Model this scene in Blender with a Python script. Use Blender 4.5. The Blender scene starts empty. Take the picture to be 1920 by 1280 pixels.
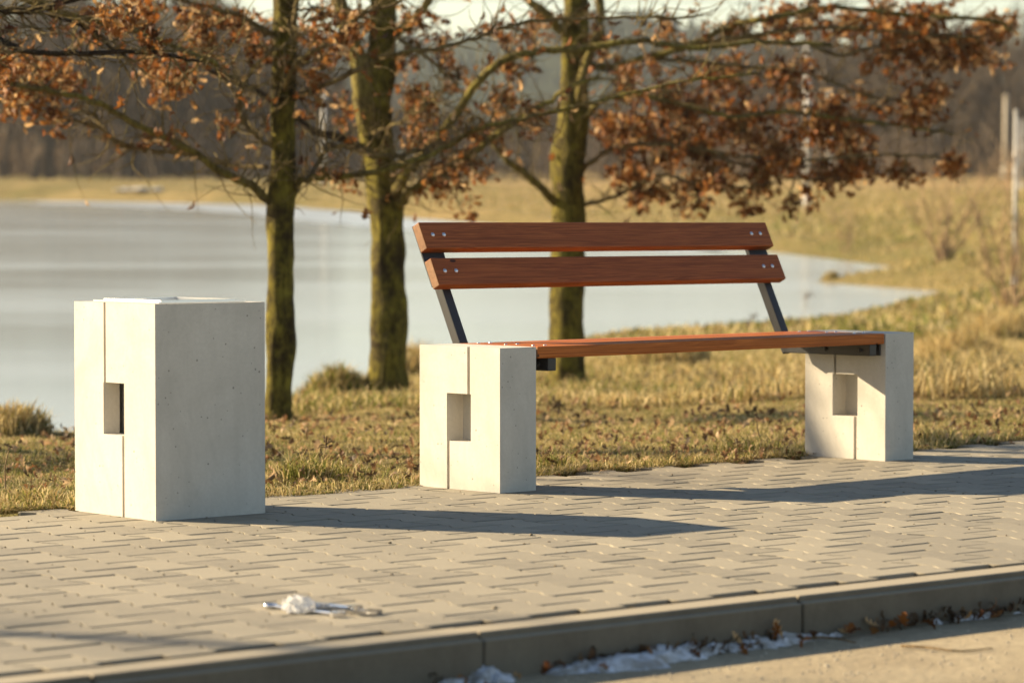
import bpy, bmesh, math, random
import numpy as np
from mathutils import Vector, Matrix, noise as mnoise

random.seed(7); rng = np.random.default_rng(7)
sc = bpy.context.scene
COL = sc.collection

# ------------------------------------------------------------------ camera
# world: Z up, water level z = 0, camera 2 m above the water, looking along +Y
FPX = 5726.27                       # focal length in pixels of a 1920 wide frame
HORIZON = 300.0                     # image row of the true horizon
pitch = -math.atan((640 - HORIZON) / FPX)
CAM = Vector((0, 0, 2.0))
cF = Vector((0, math.cos(pitch), math.sin(pitch))); cR = Vector((1, 0, 0)); cU = cR.cross(cF)
cam_data = bpy.data.cameras.new('camera'); cam = bpy.data.objects.new('camera', cam_data); COL.objects.link(cam)
cam.location = CAM; cam.rotation_euler = (math.pi / 2 + pitch, 0, 0)
cam_data.sensor_width = 36; cam_data.lens = 36 * FPX / 1920
cam_data.clip_start = 0.1; cam_data.clip_end = 5000
cam_data.dof.use_dof = True; cam_data.dof.focus_distance = 9.35; cam_data.dof.aperture_fstop = 3.9
sc.camera = cam

# frame of the bench and the paving (the paving falls away by about one degree)
byaw, bpit = math.radians(43.394), math.radians(-2.2158)
bC = Vector((-6.4644, -6.8919, 0.8367))
bF = Vector((math.sin(byaw) * math.cos(bpit), math.cos(byaw) * math.cos(bpit), math.sin(bpit)))
bR = Vector((math.cos(byaw), -math.sin(byaw), 0)); bU = bR.cross(bF)
A = Matrix((cR, cU, cF)).transposed(); B = Matrix((bR, bU, bF)).transposed()
ROT = A @ B.transposed()
MB = Matrix.Translation(CAM) @ ROT.to_4x4() @ Matrix.Translation(-bC)            # bench frame -> world
PAVE_ANGLE = math.radians(-3.0)
MP = MB @ Matrix.Rotation(PAVE_ANGLE, 4, 'Z')                                     # paving frame -> world
MPI = MP.inverted()

def pix(px, py, d):
    return CAM + d * (cF + cR * ((px - 960) / FPX) + cU * ((640 - py) / FPX))

# ------------------------------------------------------------------ light
sun_dir = (ROT @ Vector((-0.665, 1.235, 0.61))).normalized()
elev = math.asin(sun_dir.z); azim = math.atan2(sun_dir.x, sun_dir.y)
world = bpy.data.worlds.new('World'); sc.world = world; world.use_nodes = True
wn = world.node_tree; bg = wn.nodes['Background']
sky = wn.nodes.new('ShaderNodeTexSky'); sky.sky_type = 'NISHITA'; sky.sun_disc = False
sky.sun_elevation = elev; sky.sun_rotation = azim; sky.dust_density = 0.4; sky.air_density = 1.0; sky.ozone_density = 0.3
wn.links.new(sky.outputs[0], bg.inputs[0]); bg.inputs[1].default_value = 0.05
sl = bpy.data.lights.new('sun', 'SUN'); sl.energy = 5.0; sl.angle = math.radians(0.55); sl.color = (1.0, 0.80, 0.52)
so = bpy.data.objects.new('sun', sl); COL.objects.link(so)
so.rotation_euler = (-sun_dir).to_track_quat('-Z', 'Y').to_euler(); so.location = (-20, 10, 20)
sc.view_settings.view_transform = 'Standard'; sc.view_settings.look = 'None'; sc.view_settings.gamma = 1
sc.view_settings.exposure = 1.72; sc.view_settings.use_curve_mapping = False
sc.render.engine = 'CYCLES'
sc.cycles.max_bounces = 6; sc.cycles.volume_bounces = 0; sc.cycles.use_denoising = True

# ------------------------------------------------------------------ helpers
def tag(o, label=None, cat=None, group=None, kind=None):
    if label: o['label'] = label
    if cat: o['category'] = cat
    if group: o['group'] = group
    if kind: o['kind'] = kind
    return o

def link(name, me, parent=None, mats=None):
    o = bpy.data.objects.new(name, me); COL.objects.link(o)
    if parent is not None: o.parent = parent
    return o

def empty(name, m=None):
    o = bpy.data.objects.new(name, None); COL.objects.link(o)
    o.empty_display_size = 0.1
    if m is not None: o.matrix_world = m
    return o

def np_mesh(name, V, loops, sizes, mat, smooth=False, col=None):
    me = bpy.data.meshes.new(name)
    V = np.asarray(V, np.float32); loops = np.asarray(loops, np.int32).ravel(); sizes = np.asarray(sizes, np.int32)
    me.vertices.add(len(V)); me.vertices.foreach_set('co', V.ravel())
    me.loops.add(len(loops)); me.loops.foreach_set('vertex_index', loops)
    starts = np.concatenate([[0], np.cumsum(sizes)[:-1]]).astype(np.int32)
    me.polygons.add(len(sizes)); me.polygons.foreach_set('loop_start', starts)
    me.polygons.foreach_set('use_smooth', np.full(len(sizes), bool(smooth)))
    if col is not None:
        a = me.attributes.new('col', 'FLOAT_COLOR', 'POINT')
        c = np.ones((len(V), 4), np.float32); c[:, :3] = col; a.data.foreach_set('color', c.ravel())
    me.update(calc_edges=True); me.validate()
    if mat: me.materials.append(mat)
    return me

def bm_mesh(bm, name, mat, smooth=False):
    me = bpy.data.meshes.new(name); bm.normal_update(); bm.to_mesh(me); bm.free()
    if mat: me.materials.append(mat)
    if smooth:
        for p in me.polygons: p.use_smooth = True
    return me

def bm_box(bm, a, b, bevel=0.0, seg=2):
    r = bmesh.ops.create_cube(bm, size=1)
    for v in r['verts']:
        v.co = Vector([(a[i] + b[i]) / 2 + v.co[i] * (b[i] - a[i]) for i in range(3)])
    if bevel:
        es = list({e for v in r['verts'] for e in v.link_edges})
        bmesh.ops.bevel(bm, geom=es, offset=bevel, segments=seg, affect='EDGES', profile=0.6)

# node helpers
class NT:
    def __init__(s, name):
        s.m = bpy.data.materials.new(name); s.m.use_nodes = True; s.t = s.m.node_tree; s.n = s.t.nodes
        s.p = s.n['Principled BSDF']; s.out = s.n['Material Output']
    def new(s, ty, **kw):
        x = s.n.new(ty)
        for k, v in kw.items(): setattr(x, k, v)
        return x
    def l(s, a, b): s.t.links.new(a, b)
    def coord(s, scale=(1, 1, 1), which='Object', rot=(0, 0, 0)):
        tc = s.new('ShaderNodeTexCoord'); mp = s.new('ShaderNodeMapping'); mp.inputs['Scale'].default_value = scale; mp.inputs['Rotation'].default_value = rot
        s.l(tc.outputs[which], mp.inputs[0]); return mp.outputs[0]
    def noise(s, vec, scale, detail=4, rough=0.6, dist=0):
        x = s.new('ShaderNodeTexNoise'); x.inputs['Scale'].default_value = scale; x.inputs['Detail'].default_value = detail
        x.inputs['Roughness'].default_value = rough; x.inputs['Distortion'].default_value = dist
        s.l(vec, x.inputs['Vector']); return x.outputs['Fac']
    def voro(s, vec, scale, feature='F1', rand=1.0):
        x = s.new('ShaderNodeTexVoronoi'); x.feature = feature; x.inputs['Scale'].default_value = scale; x.inputs['Randomness'].default_value = rand
        s.l(vec, x.inputs['Vector']); return x
    def ramp(s, fac, stops, interp='LINEAR'):
        x = s.new('ShaderNodeValToRGB'); cr = x.color_ramp; cr.interpolation = interp
        while len(cr.elements) > 1: cr.elements.remove(cr.elements[-1])
        for i, (p, c) in enumerate(stops):
            e = cr.elements[0] if i == 0 else cr.elements.new(p)
            e.position = p; e.color = (c if len(c) == 4 else (*c, 1)) if hasattr(c, '__len__') else (c, c, c, 1)
        s.l(fac, x.inputs[0]); return x.outputs[0]
    def mix(s, fac, a, b, mode='MIX'):
        x = s.new('ShaderNodeMix'); x.data_type = 'RGBA'; x.blend_type = mode
        for sock, val in ((x.inputs[0], fac), (x.inputs[6], a), (x.inputs[7], b)):
            if isinstance(val, (int, float)): sock.default_value = val
            elif isinstance(val, tuple): sock.default_value = (*val, 1) if len(val) == 3 else val
            else: s.l(val, sock)
        return x.outputs[2]
    def math(s, op, a, b=None):
        x = s.new('ShaderNodeMath'); x.operation = op
        for sock, val in zip(x.inputs, (a, b)):
            if val is None: continue
            if isinstance(val, (int, float)): sock.default_value = val
            else: s.l(val, sock)
        return x.outputs[0]
    def bump(s, h, strength=0.3, dist=0.01, normal=None):
        x = s.new('ShaderNodeBump'); x.inputs['Strength'].default_value = strength; x.inputs['Distance'].default_value = dist
        s.l(h, x.inputs['Height'])
        if normal is not None: s.l(normal, x.inputs['Normal'])
        s.l(x.outputs[0], s.p.inputs['Normal']); return x.outputs[0]
    def base(s, c):
        if isinstance(c, tuple): s.p.inputs['Base Color'].default_value = (*c, 1)
        else: s.l(c, s.p.inputs['Base Color'])
    def rough(s, r):
        if isinstance(r, (int, float)): s.p.inputs['Roughness'].default_value = r
        else: s.l(r, s.p.inputs['Roughness'])

def plain(name, c, r=0.6, metal=0.0):
    t = NT(name); t.base(c); t.rough(r); t.p.inputs['Metallic'].default_value = metal; return t.m

def mat_concrete(name, c0, c1):
    t = NT(name); v = t.coord()
    big = t.noise(v, 5, 7, 0.68, 0.6); fine = t.noise(v, 90, 3, 0.6)
    streak = t.noise(t.coord((6, 6, 0.7)), 5, 4)
    c = t.mix(t.ramp(big, [(0.3, 0.0), (0.7, 1.0)]), c0, c1)
    c = t.mix(t.ramp(streak, [(0.45, 0.0), (0.75, 0.3)]), c, tuple(x * 0.86 for x in c0))
    blot = t.noise(v, 2.1, 5, 0.7, 0.8)
    c = t.mix(t.ramp(blot, [(0.48, 0.0), (0.68, 0.55)]), c, tuple(x * 0.74 for x in c0))
    c = t.mix(t.ramp(fine, [(0.35, 0.16), (0.6, 0.0)]), c, tuple(x * 0.75 for x in c0))
    vo = t.voro(v, 62); sel = t.math('GREATER_THAN', vo.outputs['Color'], 0.74)
    sz = t.math('MULTIPLY', t.ramp(t.noise(v, 31, 1), [(0.35, 0.02), (0.75, 0.5)]), 0.55)
    pore = t.math('MULTIPLY', t.math('LESS_THAN', vo.outputs['Distance'], sz), sel)
    c = t.mix(t.math('MULTIPLY', pore, 0.6), c, (0.10, 0.09, 0.075))
    t.base(c); t.rough(0.82)
    h = t.math('SUBTRACT', t.math('MULTIPLY', fine, 0.35), pore)
    t.bump(h, 0.35, 0.003)
    return t.m

def mat_wood(name, c_dark, c_light, seedv):
    t = NT(name); tc = t.new('ShaderNodeTexCoord'); mp = t.new('ShaderNodeMapping')
    mp.inputs['Scale'].default_value = (1, 1, 1); mp.inputs['Location'].default_value = (seedv, seedv * 3.1, seedv * 1.7)
    t.l(tc.outputs['Object'], mp.inputs[0]); v = mp.outputs[0]
    oi = t.new('ShaderNodeObjectInfo'); add = t.new('ShaderNodeVectorMath'); add.operation = 'ADD'
    sc2 = t.new('ShaderNodeVectorMath'); sc2.operation = 'SCALE'; sc2.inputs[0].default_value = (13, 7, 5); t.l(oi.outputs['Random'], sc2.inputs['Scale'])
    t.l(v, add.inputs[0]); t.l(sc2.outputs[0], add.inputs[1]); v = add.outputs[0]
    m2 = t.new('ShaderNodeMapping'); m2.inputs['Scale'].default_value = (0.55, 22, 22); t.l(v, m2.inputs[0])
    m3 = t.new('ShaderNodeMapping'); m3.inputs['Scale'].default_value = (3, 160, 160); t.l(v, m3.inputs[0])
    g1 = t.noise(m2.outputs[0], 2.2, 4, 0.55, 0.6); g2 = t.noise(m3.outputs[0], 1.5, 3)
    rings = t.math('FRACT', t.math('MULTIPLY', g1, 9.0))
    c = t.mix(t.ramp(rings, [(0.0, 0.0), (0.75, 1.0), (1.0, 0.0)]), c_dark, c_light)
    c = t.mix(t.ramp(g2, [(0.35, 0.55), (0.6, 0.0)]), c, tuple(x * 0.5 for x in c_dark))
    m4 = t.new('ShaderNodeMapping'); m4.inputs['Scale'].default_value = (1, 2.2, 2.2); t.l(v, m4.inputs[0])
    vo = t.voro(m4.outputs[0], 4.2); sel = t.math('GREATER_THAN', vo.outputs['Color'], 0.62)
    knot = t.math('MULTIPLY', t.math('LESS_THAN', vo.outputs['Distance'], 0.055), sel)
    c = t.mix(t.math('MULTIPLY', knot, 0.85), c, (0.012, 0.006, 0.004))
    t.base(c); t.rough(t.ramp(g2, [(0.3, 0.6), (0.7, 0.45)])); t.p.inputs['Specular IOR Level'].default_value = 0.2
    t.bump(g2, 0.12, 0.002)
    return t.m

def mat_sand(name, c0, c1, sc_=60, bumps=0.4):
    t = NT(name); geo = t.new('ShaderNodeNewGeometry'); p = geo.outputs['Position']
    a = t.noise(p, sc_, 5, 0.7); b = t.noise(p, sc_ / 14, 4); g = t.noise(p, sc_ * 5, 2)
    c = t.mix(t.ramp(b, [(0.35, 0.0), (0.65, 1.0)]), c0, c1)
    c = t.mix(t.ramp(a, [(0.35, 0.5), (0.55, 0.0)]), c, tuple(x * 0.5 for x in c0))
    c = t.mix(t.ramp(g, [(0.55, 0.0), (0.72, 0.4)]), c, tuple(min(1, x * 1.5) for x in c1))
    t.base(c); t.rough(0.95); t.bump(t.math('ADD', a, t.math('MULTIPLY', g, 0.4)), bumps, 0.01)
    return t.m
M = {}
M['concrete'] = mat_concrete('pale_concrete', (0.455, 0.425, 0.368), (0.55, 0.520, 0.46))
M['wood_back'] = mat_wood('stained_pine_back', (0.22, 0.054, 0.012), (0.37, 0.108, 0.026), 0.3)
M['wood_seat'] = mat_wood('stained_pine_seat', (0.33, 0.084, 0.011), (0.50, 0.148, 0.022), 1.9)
M['end_grain'] = mat_sand('plank_end_grain', (0.20, 0.105, 0.055), (0.29, 0.165, 0.09), 70, 0.15)
M['steel_black'] = plain('black_powder_coat', (0.028, 0.028, 0.029), 0.40)
M['steel_black'].node_tree.nodes['Principled BSDF'].inputs['Specular IOR Level'].default_value = 0.32
M['zinc'] = plain('galvanised_steel', (0.62, 0.63, 0.66), 0.28, 1.0)
M['chrome'] = plain('chromed_steel', (0.72, 0.72, 0.74), 0.12, 1.0)

def mat_paver():
    t = NT('grey_paving_block'); oi = t.new('ShaderNodeObjectInfo'); at = t.new('ShaderNodeAttribute'); at.attribute_name = 'col'
    v = t.coord(); geo = t.new('ShaderNodeNewGeometry')
    big = t.noise(geo.outputs['Position'], 1.3, 4); fine = t.noise(geo.outputs['Position'], 260, 3, 0.7); mid = t.noise(geo.outputs['Position'], 30, 4, 0.65)
    rnd = t.math('ADD', oi.outputs['Random'], at.outputs['Fac'])
    c = t.mix(t.math('FRACT', rnd), (0.165, 0.147, 0.110), (0.285, 0.251, 0.183))
    c = t.mix(t.ramp(mid, [(0.35, 0.0), (0.7, 0.45)]), c, (0.31, 0.268, 0.19))
    c = t.mix(t.ramp(big, [(0.42, 0.0), (0.68, 0.4)]), c, (0.185, 0.165, 0.125))
    c = t.mix(t.ramp(fine, [(0.4, 0.35), (0.55, 0.0)]), c, (0.16, 0.145, 0.12))
    t.base(c); t.rough(0.86); t.bump(t.math('ADD', fine, mid), 0.25, 0.002)
    return t.m
M['paver'] = mat_paver()

M['joint_sand'] = mat_sand('joint_sand', (0.10, 0.080, 0.050), (0.16, 0.13, 0.085), 120, 0.5)
M['road'] = mat_sand('sandy_road', (0.25, 0.20, 0.122), (0.34, 0.28, 0.178), 45, 0.5)
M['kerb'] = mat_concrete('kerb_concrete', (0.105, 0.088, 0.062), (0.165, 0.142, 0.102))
t = M['kerb'].node_tree; pb = t.nodes['Principled BSDF']; old = pb.inputs['Base Color'].links[0].from_socket     # shade painted into the kerb colour: dark upright face, lighter sunlit top
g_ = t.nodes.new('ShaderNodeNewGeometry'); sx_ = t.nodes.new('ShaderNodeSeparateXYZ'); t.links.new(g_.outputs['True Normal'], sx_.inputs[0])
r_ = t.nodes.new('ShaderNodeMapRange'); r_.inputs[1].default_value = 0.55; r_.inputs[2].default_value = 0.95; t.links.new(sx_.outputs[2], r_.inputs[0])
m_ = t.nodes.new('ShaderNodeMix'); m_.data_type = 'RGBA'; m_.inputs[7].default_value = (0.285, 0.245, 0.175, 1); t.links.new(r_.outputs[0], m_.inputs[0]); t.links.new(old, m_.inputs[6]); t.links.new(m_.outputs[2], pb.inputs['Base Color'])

def mat_ground():
    t = NT('winter_turf'); geo = t.new('ShaderNodeNewGeometry'); p = geo.outputs['Position']
    a = t.noise(p, 9, 6, 0.7); b = t.noise(p, 0.7, 5, 0.6); f = t.noise(p, 0.12, 4, 0.6)
    c = t.mix(t.ramp(a, [(0.3, 0.0), (0.7, 1.0)]), (0.095, 0.080, 0.026), (0.235, 0.185, 0.068))
    c = t.mix(t.ramp(b, [(0.42, 0.0), (0.62, 0.75)]), c, (0.115, 0.115, 0.035))
    c = t.mix(t.ramp(f, [(0.42, 0.0), (0.62, 0.6)]), c, (0.30, 0.225, 0.095))
    sx = t.new('ShaderNodeSeparateXYZ'); t.l(p, sx.inputs[0]); mr = t.new('ShaderNodeMapRange'); mr.inputs[1].default_value = 72; mr.inputs[2].default_value = 105; t.l(sx.outputs[1], mr.inputs[0])
    mx = t.new('ShaderNodeMapRange'); mx.inputs[1].default_value = -9; mx.inputs[2].default_value = 3; mx.inputs[3].default_value = 0.25; t.l(sx.outputs[0], mx.inputs[0])
    c = t.mix(t.math('MULTIPLY', t.math('MULTIPLY', mr.outputs[0], mx.outputs[0]), t.ramp(f, [(0.35, 0.35), (0.6, 0.8)])), c, (0.33, 0.225, 0.10))
    t.base(c); t.rough(1.0); t.p.inputs['Specular IOR Level'].default_value = 0.1
    t.bump(t.math('ADD', a, t.math('MULTIPLY', b, 2)), 0.9, 0.12)
    return t.m
M['ground'] = mat_ground()

def mat_attr(name, rough=0.9, trans=0.0, var=0.0):
    t = NT(name); at = t.new('ShaderNodeAttribute'); at.attribute_name = 'col'
    t.l(at.outputs['Color'], t.p.inputs['Base Color']); t.rough(rough); t.p.inputs['Specular IOR Level'].default_value = 0.2
    if trans:
        tr = t.new('ShaderNodeBsdfTranslucent'); t.l(at.outputs['Color'], tr.inputs['Color'])
        mx = t.new('ShaderNodeMixShader'); mx.inputs[0].default_value = trans
        t.l(t.p.outputs[0], mx.inputs[1]); t.l(tr.outputs[0], mx.inputs[2]); t.l(mx.outputs[0], t.out.inputs['Surface'])
    return t.m
M['grass'] = mat_attr('dry_grass_blade', 0.75, 0.3)
M['leaf'] = mat_attr('dead_oak_leaf', 0.6, 0.38)

def mat_bark(name, c_dark, c_moss, c_grey, mossy):
    t = NT(name); v = t.coord((1, 1, 0.25)); geo = t.new('ShaderNodeNewGeometry'); p = geo.outputs['Position']
    m = t.new('ShaderNodeMapping'); m.inputs['Scale'].default_value = (1, 1, 0.22); t.l(p, m.inputs[0])
    a = t.noise(m.outputs[0], 55, 5, 0.7, 0.5); b = t.noise(p, 5, 5, 0.65); d = t.noise(p, 16, 4, 0.7)
    c = t.mix(t.ramp(b, [(0.40, 0.0), (0.66, mossy)]), c_grey, c_moss)
    c = t.mix(t.ramp(a, [(0.38, 0.8), (0.56, 0.0)]), c, c_dark)
    c = t.mix(t.ramp(d, [(0.5, 0.0), (0.72, 0.45)]), c, tuple(min(1, x * 1.35) for x in c_moss))
    t.base(c); t.rough(0.95); t.p.inputs['Specular IOR Level'].default_value = 0.15
    t.bump(a, 1.0, 0.03)
    return t.m
M['bark'] = mat_bark('mossy_bark', (0.020, 0.015, 0.006), (0.255, 0.213, 0.030), (0.056, 0.041, 0.016), 0.9)
M['limb'] = mat_bark('mossy_limb_bark', (0.05, 0.036, 0.014), (0.30, 0.25, 0.05), (0.16, 0.125, 0.05), 0.9)
M['twig'] = mat_bark('twig_bark', (0.06, 0.042, 0.02), (0.24, 0.195, 0.06), (0.24, 0.175, 0.09), 0.6)
M['twig_dark'] = mat_bark('dark_twig_bark', (0.02, 0.014, 0.01), (0.07, 0.05, 0.025), (0.055, 0.038, 0.024), 0.5)
M['stem'] = plain('dry_stem', (0.22, 0.15, 0.07), 0.9)
M['seed'] = plain('dry_seed_head', (0.10, 0.065, 0.03), 0.95)

# ------------------------------------------------------------------ terrain
POND = np.array([(-2.7, 16.4), (-2.2, 20.2), (-1.75, 23.5), (-1.2, 25.6), (-0.85, 28.2), (0.9, 34.4), (3.5, 38), (5.2, 42.5), (6.3, 46.5), (5.2, 49.0), (4.6, 50.5),
                 (6.6, 53.5), (6.9, 57), (5.6, 65.4), (2.0, 84), (-3.5, 104), (-5.4, 114.5), (-10.8, 134.7), (-16.5, 143), (-25.6, 152.7), (-45, 158),
                 (-90, 150), (-110, 110), (-100, 55), (-60, 26), (-20, 15.5), (-7, 14.8)], float)

def pond_sd(x, y):
    x = np.asarray(x, float); y = np.asarray(y, float)
    d2 = np.full(x.shape, 1e18); inside = np.zeros(x.shape, bool)
    n = len(POND)
    for i in range(n):
        ax, ay = POND[i]; bx, by = POND[(i + 1) % n]
        ex, ey = bx - ax, by - ay; t = np.clip(((x - ax) * ex + (y - ay) * ey) / (ex * ex + ey * ey), 0, 1)
        d2 = np.minimum(d2, (x - ax - t * ex) ** 2 + (y - ay - t * ey) ** 2)
        c = ((ay > y) != (by > y)) & (x < (bx - ax) * (y - ay) / (by - ay + 1e-12) + ax)
        inside ^= c
    return np.where(inside, -1, 1) * np.sqrt(d2)

def fbm(x, y, s, o=4):
    """cheap sum of sines noise, roughly -1..1"""
    r = np.zeros(np.shape(x)); a = 1.0; q = np.random.default_rng(11)
    for k in range(o):
        for j in range(3):
            th, ph = q.uniform(0, 6.28, 2)
            r = r + a * np.sin((x * np.cos(th) + y * np.sin(th)) / s * 6.28 + ph + 1.3 * np.sin((x * np.sin(th) - y * np.cos(th)) / s * 4 + ph * 2))
        a *= 0.55; s *= 0.47
    return r / 4.5

pn = (MP.to_3x3() @ Vector((0, 0, 1))); po = MP @ Vector((0, 0, 0))
pm = np.array([list(r) for r in MPI])
EDGE = 0.455                                   # far edge of the paving in its own frame
def pave_z(x, y): return po.z - (pn.x * (x - po.x) + pn.y * (y - po.y)) / pn.z
def pave_y(x, y):
    z = pave_z(x, y); return pm[1, 0] * x + pm[1, 1] * y + pm[1, 2] * z + pm[1, 3]
def sstep(a, b, x):
    t = np.clip((x - a) / (b - a), 0, 1); return t * t * (3 - 2 * t)

def ground_z(x, y):
    x = np.asarray(x, float); y = np.asarray(y, float)
    s = pave_y(x, y) - EDGE
    lawn = pave_z(x, y) - 0.012 - 0.0305 * np.clip(s, 0, None) + 0.022 * fbm(x, y, 1.3) * sstep(0.1, 0.8, s) + 0.05 * fbm(x + 7, y, 4.1) * sstep(0.6, 3, s)
    far = 0.085 + 0.0042 * np.clip(y - 36, 0, None) + (0.02 + 0.0012 * np.clip(y - 30, 0, 150)) * fbm(x, y + 3, 7) + 0.015 * fbm(x, y, 1.1)
    far = far + 0.55 * sstep(0.10, 0.19, x / np.maximum(y, 1)) * sstep(30, 48, y) * (1 - sstep(90, 150, y))
    far = np.maximum(far, 0.05)
    k = sstep(24, 34, y); land = np.where(y > 22, np.maximum(lawn, far) , lawn)
    sd = pond_sd(x, y)
    bank = np.where(sd > 0, -0.06 + (0.5 - 0.28 * sstep(26, 40, y)) * sd, -0.06 - 0.25 * np.clip(-sd, 0, 1))
    z = np.minimum(land, bank + 0.10 * fbm(x, y, 2.3) * sstep(0.5, 2.0, sd))
    under = -0.18 - 0.02                      # the ground sheet passes under the paving and the road
    z = np.where(s < 0.0, pave_z(x, y) + np.maximum(under, -0.012 + s * 2.0), z)
    return z

# ground sheet: a fan that is fine where the picture looks and reaches the horizon
angs = np.unique(np.concatenate([np.linspace(-75, -13, 26), np.linspace(-13, 13, 260), np.linspace(13, 75, 26)]))
dist = np.unique(np.concatenate([np.linspace(0.5, 9, 20), np.linspace(9, 30, 240), 30 * (220 / 30) ** np.linspace(0, 1, 190), np.linspace(220, 3000, 24)]))
AA, DD = np.meshgrid(np.radians(angs), dist, indexing='ij')
GX = DD * np.tan(AA); GY = DD
GX = np.where(np.abs(angs)[:, None] > 60, np.sign(angs)[:, None] * (DD * 1.8 + 40 * (np.abs(angs)[:, None] - 60) / 15), GX)
GZ = ground_z(GX, GY)
GZ = np.where(DD > 300, GZ * 0 + 1.2, GZ)
na, nd = AA.shape
idx = np.arange(na * nd).reshape(na, nd)
quads = np.stack([idx[:-1, :-1], idx[1:, :-1], idx[1:, 1:], idx[:-1, 1:]], -1).reshape(-1, 4)
ground = link('ground', np_mesh('ground', np.stack([GX, GY, GZ], -1).reshape(-1, 3), quads, np.full(len(quads), 4), M['ground'], True))
tag(ground, 'olive and straw coloured winter turf sloping down to the pond', kind='structure')

# ------------------------------------------------------------------ frozen pond
def mat_ice():
    t = NT('pond_ice'); geo = t.new('ShaderNodeNewGeometry'); p = geo.outputs['Position']
    m = t.new('ShaderNodeMapping'); m.inputs['Scale'].default_value = (0.35, 1, 1); t.l(p, m.inputs[0])
    a = t.noise(m.outputs[0], 0.16, 4, 0.55); b = t.noise(m.outputs[0], 1.4, 3)
    c = t.mix(t.ramp(a, [(0.40, 0.0), (0.62, 1.0)]), (0.30, 0.31, 0.29), (0.335, 0.345, 0.325))
    t.base(c); t.rough(t.ramp(a, [(0.35, 0.125), (0.65, 0.175)]))
    t.p.inputs['IOR'].default_value = 1.31; t.p.inputs['Specular IOR Level'].default_value = 0.6
    t.bump(b, 0.03, 0.04)
    return t.m
M['ice'] = mat_ice()
me = np_mesh('pond', [(-130, 12, 0), (14, 12, 0), (14, 170, 0), (-130, 170, 0)], [0, 1, 2, 3], [4], M['ice'])
pond = tag(link('pond', me), 'grey frozen pond with a smooth pale surface behind the bench', kind='structure')

t = NT('snowy_ice'); geo = t.new('ShaderNodeNewGeometry'); a = t.noise(geo.outputs['Position'], .5, 5, .65)
t.base(t.mix(t.ramp(a, [(.4, 0.0), (.62, 1.0)]), (0.28, 0.295, 0.285), (0.42, 0.43, 0.43))); t.rough(.28); M['crust'] = t.m
ed = [(-24, 150), (-16.5, 144), (-10.8, 135.5), (-5.4, 115), (-3.5, 104.5), (2.0, 85), (5.0, 68), (3.4, 66), (-1.0, 80), (-6.4, 99), (-9.0, 110), (-12.5, 121), (-15.5, 129), (-21, 138)]
pe = []
for i in range(len(ed)):
    a0, b0 = Vector(ed[i]), Vector(ed[(i + 1) % len(ed)])
    for k in range(6): q = a0.lerp(b0, k / 6); pe.append((q.x + random.gauss(0, .25), q.y + random.gauss(0, .5), 0.006))
tag(link('ice_crust', np_mesh('ice_crust', pe, list(range(len(pe))), [len(pe)], M['crust'])), 'pale snowy band of ice along the far shore', kind='structure')

# ------------------------------------------------------------------ paving, kerb, road
PX, PY = 0.2705, 0.2200                        # period of the double-T blocks
KB, KF = -2.332, -2.440                        # kerb back and front
def block_mesh(name, g=0.0016, ge=0.0115, ch=0.0022, h=0.06):
    hw, ww, hl, y1, y2 = 0.080 - g / 2, 0.05525 - g / 2, 0.110 - ge / 2, 0.0795, 0.037
    out = [(hw - .007, -hl), (hw, -hl + .007), (hw, -y1), (ww, -y2), (ww, y2), (hw, y1), (hw, hl - .007), (hw - .007, hl)]
    out = out + [(-x, y) for x, y in reversed(out)]
    n = len(out)
    ins = [Vector((x - math.copysign(0.0003, x), y - math.copysign(ch, y) if abs(y) > 0.09 else y)) for x, y in out]
    V = [(p.x, p.y, 0) for p in ins] + [(x, y, -ch) for x, y in out] + [(x, y, -h) for x, y in out]
    F = [list(range(n))] + [[n + i, n + (i + 1) % n, (i + 1) % n, i] for i in range(n)] + [[2 * n + i, 2 * n + (i + 1) % n, n + (i + 1) % n, n + i] for i in range(n)]
    return V, F
BV, BF = block_mesh('paver')
x0, y0 = -0.2945, 0.0186 - 0.11                # a block centre
spots = []
for i in range(-60, 60):
    for j in range(-40, 40):
        for k in (0, 1):
            cx, cy = x0 + (i + 0.5 * k) * PX, y0 + (j + 0.5 * k) * PY
            if -7.0 < cx < 7.5 and cy - 0.11 > KB - 0.11 and cy < EDGE - 0.04: spots.append((cx, cy))
def to_px(P):
    v = P - CAM; d = v.dot(cF); return 960 + FPX * v.dot(cR) / d, 640 - FPX * v.dot(cU) / d, d
vis = []
for cx, cy in spots:
    px, py, d = to_px(MP @ Vector((cx, cy, 0)))
    vis.append((1000 / d if -30 < px < 1950 and 780 < py < 1300 else -1, cx, cy))
vis.sort(reverse=True)
bm = bmesh.new(); bm_box(bm, (-14, KB + 0.016, -0.16), (14, EDGE - 0.03, -0.018))
pavement = link('pavement', bm_mesh(bm, 'pavement', M['joint_sand'])); pavement.matrix_world = MP
tag(pavement, 'grey block pavement under the bench and the litter bin', kind='structure')
def block_geo(cx, cy, V):
    """cut a block off straight at the kerb"""
    lo = KB + 0.018 - cy
    return [(x, max(y, lo), z) for x, y, z in V]
me_list = []
def mk_block(V):
    loops = [i for f in BF for i in f]
    return np_mesh('paver', V, loops, [len(f) for f in BF], M['paver'])
shared = mk_block(BV)
NB = 300
for n, (w, cx, cy) in enumerate(vis[:NB]):
    cut = cy - 0.11 < KB + 0.018
    me = mk_block(block_geo(cx, cy, BV)) if cut else shared
    o = link('paver', me, pavement); o.location = (cx, cy, random.uniform(-0.0006, 0.0006))
    o.rotation_euler = (random.gauss(0, 0.003), random.gauss(0, 0.003), random.gauss(0, 0.005))
V = []; L = []; S = []; C = []
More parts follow.
